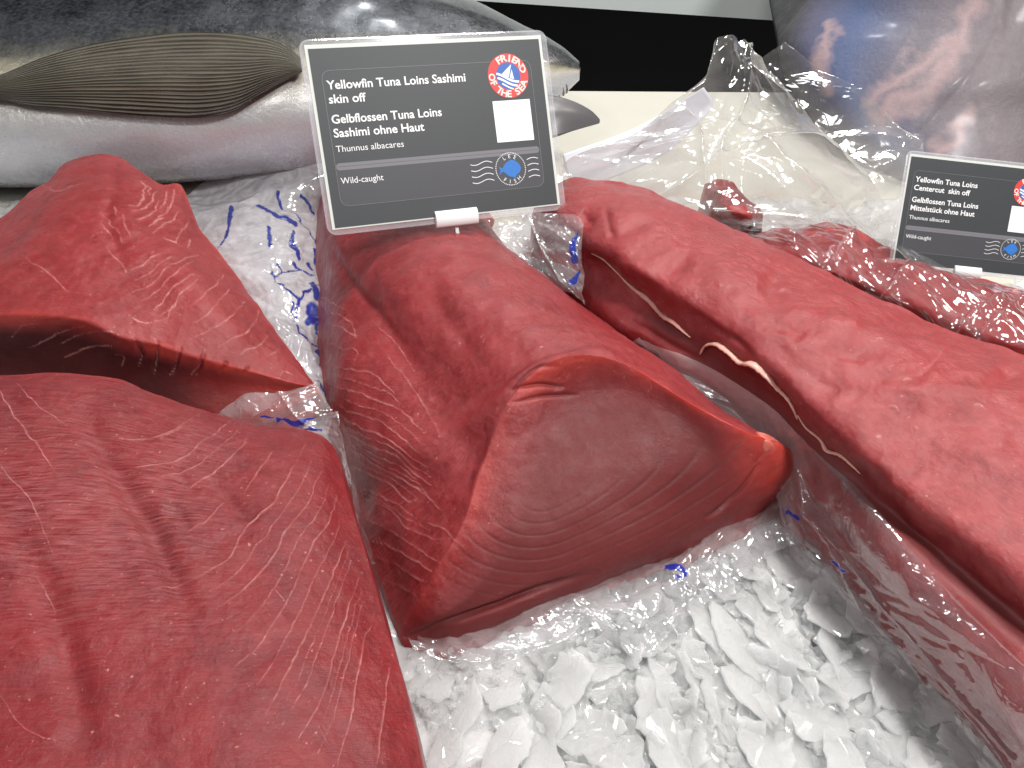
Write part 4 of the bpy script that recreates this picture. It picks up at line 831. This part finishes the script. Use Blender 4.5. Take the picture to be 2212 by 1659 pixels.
m_skin2 = skin_mat('blue_skin', (0.30, 0.26, 0.27), (0.03, 0.03, 0.04), (0.26, 0.20, 0.21),
 [(0.0, (0.10, 0.09, 0.09)), (0.25, (0.17, 0.14, 0.15)), (0.45, (0.12, 0.105, 0.13)), (0.62, (0.06, 0.09, 0.19)), (0.80, (0.07, 0.07, 0.13)), (0.93, (0.035, 0.03, 0.035)), (1.0, (0.006, 0.006, 0.008))], metallic=0.05, rough=0.5, coat=0.06)
rows = [[(1820,-260,92),(1770,-60,90),(1738,0,88),(1700,50,86),(1684,84,84),(1690,150,80),(1725,220,76),(1790,300,72),(1880,370,68),(1990,470,64)],
 [(1850,-260,88),(1800,-60,86),(1775,0,84),(1745,60,80),(1735,110,77),(1750,170,74),(1790,240,71),(1850,310,68),(1930,380,66),(2020,480,62)],
 [(1980,-260,80),(1930,-60,78),(1910,20,76),(1890,90,73),(1880,150,71),(1890,210,69),(1920,270,67),(1970,330,65),(2030,400,63),(2100,480,60)],
 [(2200,-260,74),(2160,-60,73),(2140,40,71),(2110,120,69),(2090,180,67.5),(2090,230,66.5),(2110,290,65),(2130,350,63.5),(2170,410,62),(2200,480,60)],
 [(2460,-260,72),(2420,-60,71),(2400,40,70),(2380,120,68),(2360,200,66.5),(2360,260,65.5),(2370,320,64),(2380,380,63),(2400,430,61.5),(2420,500,60)]]
G = patch(rows, 240, 260, 'y'); G = G+gnormals(G)*(0.001*fbm(G, 14, 3, 8))[..., None]
t = np.linspace(1, 0, 240)[:, None]*np.ones((1, 260)); uv = PX(G)
t = 1.0-1.0*(1-t)**0.85
gd = polydist(uv, [np.array([(a[0], a[1], 14) for a in [(2175,-50),(2160,60),(2120,140),(2060,210),(1990,290)]])]); G = G-gnormals(G)*(0.0015*np.exp(-(gd)**2))[..., None]
# pale rubbed streaks of the skin
sk = polydist(uv+fbm(G, 60, 4, 2)[..., None]*16, [curve([(2110,-60),(2080,60),(2010,170),(1900,260)], 38, taper=False), curve([(2060,90),(1960,150),(1880,220)], 30, taper=False), curve([(1800,60),(1770,140),(1790,200)], 22, taper=False), curve([(2100,250),(2050,300),(2000,380)], 26, taper=False)])
m_s2 = m_skin2; nt2 = m_s2.node_tree
me = solid_mesh('big_fish', G, m_s2, direction=(0.05, 0.28, -0.02), attrs={'back': t, 'streak': np.clip(1.1-sk*1.1, 0, 1)}, steps=10)
pb = [n for n in nt2.nodes if n.type == 'BSDF_PRINCIPLED'][0]; lk = pb.inputs['Base Color'].links[0].from_socket
L(nt2, mixc(nt2, math_(nt2, 'MULTIPLY', attr(nt2, 'streak'), 0.8), lk, (0.36, 0.25, 0.25)), pb.inputs['Base Color'])
link('whole_fish', me, label='large blue and purple tuna body at the upper right behind the clear bag', cat='fish', group='whole tuna behind the loins')

# ------------------------------------------------------------------ the signs
m_card = plain('card_print', (0.036, 0.041, 0.045), 0.5, noisy=0.25, nsc=900)
m_card2 = plain('card_panel', (0.052, 0.054, 0.062), 0.5, noisy=0.2, nsc=900)
m_paper = plain('card_paper', (0.62, 0.66, 0.62), 0.5)
m_ink = plain('white_print', (0.85, 0.87, 0.87), 0.5)
m_grey = plain('grey_print', (0.17, 0.17, 0.19), 0.5)
m_blue = plain('blue_print', (0.03, 0.12, 0.42), 0.5)
m_blue2 = plain('stamp_blue', (0.02, 0.17, 0.55), 0.5, noisy=0.3, nsc=600)
m_red = plain('red_print', (0.62, 0.045, 0.04), 0.5)
m_pink = plain('pale_red_print', (0.85, 0.72, 0.66), 0.5)
m_clip = plain('white_clip', (0.80, 0.82, 0.82), 0.3)
m_lam, nt, out = newmat('laminate')
tr = N(nt, 'BsdfTransparent'); gl = N(nt, 'BsdfGlossy', i_Roughness=0.08); df = N(nt, 'BsdfDiffuse'); df.inputs[0].default_value = (0.85, 0.86, 0.9, 1)
frw = N(nt, 'LayerWeight', i_Blend=0.5); frf = math_(nt, 'ADD', math_(nt, 'MULTIPLY', math_(nt, 'POWER', frw.outputs['Facing'], 4.0), 0.6), 0.05); a = N(nt, 'MixShader', i_Fac=0.16); L(nt, tr.outputs[0], a.inputs[1]); L(nt, df.outputs[0], a.inputs[2])
z_ = N(nt, 'MixShader'); L(nt, frf, z_.inputs[0]); L(nt, a.outputs[0], z_.inputs[1]); L(nt, gl.outputs[0], z_.inputs[2]); L(nt, z_.outputs[0], out.inputs[0])

def flat(name, loops, mat, parent, z, th=0.00012):
    """flat printed shape(s) in the card's own plane"""
    Vv, Fc, o = [], [], 0
    for lp in loops:
        lp = np.array(lp, float); n = len(lp)
        Vv.append(np.column_stack([lp, np.full(n, z)])); Fc.append(np.arange(n)+o); o += n
    me = make_mesh(name, np.concatenate(Vv), Fc, mat, smooth=False)
    return link(name, me, parent=parent)
def rrect(x0, y0, x1, y1, r_, n=6):
    pts = []
    for cx_, cy_, a0_ in ((x1-r_, y1-r_, 0), (x0+r_, y1-r_, 90), (x0+r_, y0+r_, 180), (x1-r_, y0+r_, 270)):
        for k_ in range(n+1):
            a_ = math.radians(a0_+90*k_/n); pts.append((cx_+r_*math.cos(a_), cy_+r_*math.sin(a_)))
    return pts
def ribbon(pts, w):
    p = np.array(pts, float); t_ = np.gradient(p, axis=0); t_ /= np.linalg.norm(t_, axis=1, keepdims=True)+1e-12
    nn = np.column_stack([-t_[:, 1], t_[:, 0]])*w/2; q = []
    for i in range(len(p)-1): q.append([p[i]+nn[i], p[i]-nn[i], p[i+1]-nn[i+1], p[i+1]+nn[i+1]])
    return q
def circle(cx_, cy_, r_, n=48, a0=0, a1=360): return [(cx_+r_*math.cos(math.radians(a)), cy_+r_*math.sin(math.radians(a))) for a in np.linspace(a0, a1, n, endpoint=(a1-a0 != 360))]
def text(name, s, x0, y0, width, height, mat, parent, z, bold=0.0, arc=None):
    """lettering laid out from its left baseline; width fits the string, height is the capital height. arc = (cx, cy, r, start, end, inward)"""
    def glyph(ch):
        c_ = bpy.data.curves.new('t', 'FONT'); c_.body = ch; c_.offset = bold; c_.resolution_u = 3
        o_ = bpy.data.objects.new('t', c_); S.collection.objects.link(o_); bpy.context.view_layer.update()
        me_ = bpy.data.meshes.new_from_object(o_.evaluated_get(bpy.context.evaluated_depsgraph_get()))
        co_ = np.array([v.co[:] for v in me_.vertices]).reshape(-1, 3); fc_ = [np.array(p.vertices[:]) for p in me_.polygons]
        bpy.data.objects.remove(o_); bpy.data.curves.remove(c_); bpy.data.meshes.remove(me_); return co_, fc_
    caph = glyph('H')[0][:, 1].max()
    if arc is None:
        co, fc = glyph(s); co = co.copy(); w_ = co[:, 0].max()-co[:, 0].min(); co[:, 0] -= co[:, 0].min()
        P = np.column_stack([x0+co[:, 0]/w_*width, y0+co[:, 1]/caph*height, np.full(len(co), z)]); Fc = fc
    else:
        cx_, cy_, r_, a0_, a1_, inw = arc; V_, Fc, o_ = [], [], 0; n_ = len(s)
        for k_, ch in enumerate(s):
            if ch == ' ': continue
            co, fc = glyph(ch); co = co.copy(); m_ = (co[:, 0].max()+co[:, 0].min())/2
            gx = (co[:, 0]-m_)/caph*height*width; gy = co[:, 1]/caph*height-height/2
            a_ = math.radians(a0_+(a1_-a0_)*(k_+0.5)/n_); rot = a_-math.pi/2 if not inw else a_+math.pi/2
            px_ = cx_+r_*math.cos(a_); py_ = cy_+r_*math.sin(a_)
            V_.append(np.column_stack([px_+gx*math.cos(rot)-gy*math.sin(rot), py_+gx*math.sin(rot)+gy*math.cos(rot), np.full(len(gx), z)]))
            Fc += [f+o_ for f in fc]; o_ += len(gx)
        P = np.concatenate(V_)
    return link(name, make_mesh(name, P, Fc, mat, smooth=False), parent=parent)
def hom(src, dst):
    A_ = []
    for (x_, y_), (u_, v_) in zip(src, dst):
        A_.append([x_, y_, 1, 0, 0, 0, -u_*x_, -u_*y_, -u_]); A_.append([0, 0, 0, x_, y_, 1, -v_*x_, -v_*y_, -v_])
    return np.linalg.svd(np.array(A_, float))[2][-1].reshape(3, 3)
def sign(corners, Wd, lines, label, speck=False):
    """corners TL TR BR BL of the printed card; Wd real width"""
    H_ = hom([(0, 1), (1, 1), (1, 0), (0, 0)], corners)
    K_ = np.array([[F, 0, 1106], [0, F, 829.5], [0, 0, 1]]); M_ = np.linalg.inv(K_)@H_; a_, b_, t_ = M_.T
    if t_[2] < 0: a_, b_, t_ = -a_, -b_, -t_
    s_ = Wd/np.linalg.norm(a_); Hh = Wd/1.41
    R_ = np.column_stack([[1, 0, 0], [0, -sp, -cp], [0, cp, -sp]])
    ax = R_@(a_/np.linalg.norm(a_)); ay = R_@(b_/np.linalg.norm(b_)); ay = ay-ax*(ax@ay); ay /= np.linalg.norm(ay); az = np.cross(ax, ay)
    o0 = R_@(t_*s_)+CAM
    root = bpy.data.objects.new('product_sign', None); S.collection.objects.link(root)
    from mathutils import Matrix
    root.matrix_world = Matrix(((ax[0], ay[0], az[0], o0[0]), (ax[1], ay[1], az[1], o0[1]), (ax[2], ay[2], az[2], o0[2]), (0, 0, 0, 1)))
    root['label'] = label; root['category'] = 'sign'; root.empty_display_size = 0.02
    w, h = Wd, Hh; e = Wd/0.148
    X_ = lambda x_: x_*w
    Y_ = lambda y_: y_*h
    def slab(name, lp, z0, z1, mat):
        lp = np.array(lp); n = len(lp); V_ = np.concatenate([np.column_stack([lp, np.full(n, z1)]), np.column_stack([lp, np.full(n, z0)])])
        Fc = [np.arange(n), np.arange(n)[::-1]+n]+[np.array([i, i+n, (i+1) % n+n, (i+1) % n]) for i in range(n)]
        return link(name, make_mesh(name, V_, Fc, mat, smooth=False), parent=root)
    slab('laminate_sleeve', rrect(-.033*w, -.040*h, 1.038*w, 1.052*h, .006*e), -.0009*e, -.0005*e, m_lam)
    tube_ = []
    rim_ = rrect(-.033*w, -.040*h, 1.038*w, 1.052*h, .006*e); inner = rrect(-.025*w, -.030*h, 1.030*w, 1.042*h, .005*e)
    V_ = np.concatenate([np.column_stack([rim_, np.full(len(rim_), 0.0)]), np.column_stack([inner, np.full(len(inner), 0.0005*e)])]); n = len(rim_)
    link('sleeve_edge', make_mesh('sleeve_edge', V_, [np.array([i, (i+1) % n, (i+1) % n+n, i+n]) for i in range(n)], m_lam, smooth=False), parent=root)
    slab('paper_card', [(-.012*w, -.008*h), (1.012*w, -.008*h), (1.012*w, 1.022*h), (-.012*w, 1.022*h)], -.0004*e, -.0001*e, m_paper)
    flat('printed_face', [[(0, 0), (w, 0), (w, h), (0, h)]], m_card, root, .0000)
    flat('panel', [rrect(.041*w, .12*h, .945*w, .355*h, .004*e)], m_card2, root, .00008*e)
    flat('panel_top_band', [rrect(.041*w, .322*h, .942*w, .362*h, .0022*e)], m_grey, root, .00012*e)  # lighter grey band printed along the top of the panel
    fr_ = rrect(.039*w, .118*h, .947*w, .878*h, .005*e); fr_ = fr_+[fr_[0]]
    flat('frame_line', ribbon(fr_, .0003*e), m_grey, root, .00014*e)
    for (s1, x1, y1, w1, h1, bd) in lines:
        text('lettering', s1, x1*w, y1*h, w1*w, h1*h, m_ink, root, .0002*e, bd)
    # round emblem: red life ring, blue middle, sail and waves
    cx_, cy_, r1 = .838*w, .792*h, .0138*e
    em = flat('round_emblem', [circle(cx_, cy_, r1)], m_red, root, .00018*e)
    def sub(nm, lp, mt, zz): 
        o_ = flat(nm, lp, mt, em, zz); return o_
    sub('emblem_middle', [circle(cx_, cy_, r1*.60)], m_blue, .00024*e)
    k_ = r1*.6
    rot_ = lambda p, a=math.radians(-8): [(cx_+(x_*math.cos(a)-y_*math.sin(a))*k_, cy_+(x_*math.sin(a)+y_*math.cos(a))*k_) for x_, y_ in p]
    sub('sail', [rot_([(-.62, -.02), (.05, -.12), (.22, .88)]), rot_([(.12, -.15), (.48, -.2), (.26, .52)])], m_ink, .0003*e)
    wv_ = []
    for yy, x0_, x1_, ww in ((-.17, -.97, .90, .17), (-.47, -.88, .78, .16), (-.76, -.5, .45, .11)):
        pts = [(x_, yy-.14*math.sin((x_+.9)*2.2-1.5)-.10*x_) for x_ in np.linspace(x0_, x1_, 14)]
        wv_ += ribbon(rot_(pts), ww*k_)
    sub('waves', wv_, m_ink, .0003*e)
    for (s1, a0_, a1_, inw, wd) in (('FRIEND', 128, 10, False, 1.25), ('OF', 172, 212, True, 1.0), ('THE', 222, 276, True, 1.15), ('SEA', 288, 342, True, 1.15)):
        text('lettering', s1, 0, 0, wd, r1*.30, m_pink, em, .0003*e, .03, arc=(cx_, cy_, r1*.80, a0_, a1_, inw))
    flat('blank_label', [[(.751*w, .403*h), (.924*w, .402*h), (.924*w, .648*h), (.751*w, .648*h)]], m_ink, root, .00018*e)
    # postmark emblem with fish
    cx_, cy_, r2 = .797*w, .240*h, .0100*e
    st_ = flat('stamp_fish', [[(cx_+x_*r2, cy_+y_*r2) for x_, y_ in [(-.82, .18), (-.55, .08), (-.45, .25), (-.25, .42), (.05, .58), (.35, .50), (.62, .25), (.72, 0), (.60, -.25), (.35, -.42), (.25, -.60), (.05, -.52), (-.2, -.45), (-.45, -.2), (-.58, -.12), (-.85, -.35), (-.72, -.05)]]], m_blue2, root, .00022*e)
    dots = [circle(cx_+r2*1.02*math.cos(a_), cy_+r2*1.02*math.sin(a_), r2*.035, 6) for a_ in np.linspace(0, 2*math.pi, 56, endpoint=False)]
    flat('dotted_ring', dots, m_ink, st_, .00022*e)
    text('lettering', 'LEE', 0, 0, 1.0, r2*.24, m_ink, st_, .00024*e, 0, arc=(cx_, cy_, r2*.80, 132, 48, False))
    text('lettering', 'FISH', 0, 0, 1.0, r2*.24, m_ink, st_, .00024*e, 0, arc=(cx_, cy_, r2*.80, 222, 322, True))
    wl_ = []; wr_ = []
    for k_ in range(4):
        yy = .290*h-k_*.036*h
        pts = [(x_, yy+.0010*e*math.sin((x_/w-.615)*60+3.5)) for x_ in np.linspace(.615*w, .715*w, 22)]; wl_ += ribbon(pts, .00042*e)
        pts = [(x_, yy-.002*h+.0009*e*math.sin((x_/w-.615)*60+3.0)) for x_ in np.linspace(.877*w, .930*w, 14)]; wr_ += ribbon(pts, .00042*e)
    flat('postmark_waves', wl_, m_ink, root, .00022*e)
    flat('postmark_waves', wr_, m_ink, root, .00022*e)
    # clip: a white half tube gripping the lower edge, with a stem down into the meat
    cl = []; n = 14
    for i in range(n):
        a_ = math.radians(-35+250*i/(n-1)); cl.append((-.012*h+0*i, 0))
    prof = [(0.0042*e*math.cos(a_)*1.25-.016*h, 0.0026*e*math.sin(a_)+.0004*e) for a_ in np.linspace(0, 2*math.pi, 20, endpoint=False)]
    V_ = np.array([(x_, py_, pz_) for x_ in (.427*w, .617*w) for (py_, pz_) in prof]); n = 20
    Fc = [np.array([i, (i+1) % n, (i+1) % n+n, i+n]) for i in range(n)]+[np.arange(n)[::-1], np.arange(n)+n]
    c_ = link('clip', make_mesh('clip', V_, Fc, m_clip), parent=root); bv = c_.modifiers.new('b', 'BEVEL'); bv.width = .0003; bv.segments = 2; bv.limit_method = 'ANGLE'
    V_ = np.array([(x_, y_, z_2) for x_ in (.515*w, .53*w) for y_ in (-.45*h, -.03*h) for z_2 in (-.004*e, -.002*e)])
    link('stem', make_mesh('stem', V_, np.array([[0, 1, 3, 2], [4, 6, 7, 5], [0, 4, 5, 1], [2, 3, 7, 6], [0, 2, 6, 4], [1, 5, 7, 3]]), m_clip, smooth=False), parent=root)
    return root
sign([(664.9, 103.9), (1163.6, 82.2), (1204.6, 439.8), (724, 493.2)], 0.141,
 [('Yellowfin Tuna Loins Sashimi', .053, .775, .590, .048, .018), ('skin off', .053, .697, .153, .048, .018), ('Gelbflossen Tuna Loins', .052, .585, .466, .048, .018), ('Sashimi ohne Haut', .052, .508, .382, .048, .018), ('Thunnus albacares', .052, .425, .284, .035, 0.0), ('Wild-caught', .052, .245, .178, .035, 0.0)],
 'black laminated sign reading Yellowfin Tuna Loins Sashimi, large, above the centre loin')
sign([(1965.5, 340.3), (2273.5, 374.7), (2234, 598.5), (1931, 567)], 0.086,
 [('Yellowfin Tuna Loins', .053, .775, .435, .048, .018), ('Centercut  skin off', .053, .697, .392, .048, .018), ('Gelbflossen Tuna Loins', .052, .585, .466, .048, .018), ('Mittelst\u00fcck ohne Haut', .052, .508, .450, .048, .018), ('Thunnus albacares', .052, .425, .284, .035, 0.0), ('Wild-caught', .052, .245, .178, .035, 0.0)],
 'smaller black sign reading Centercut skin off at the right edge')
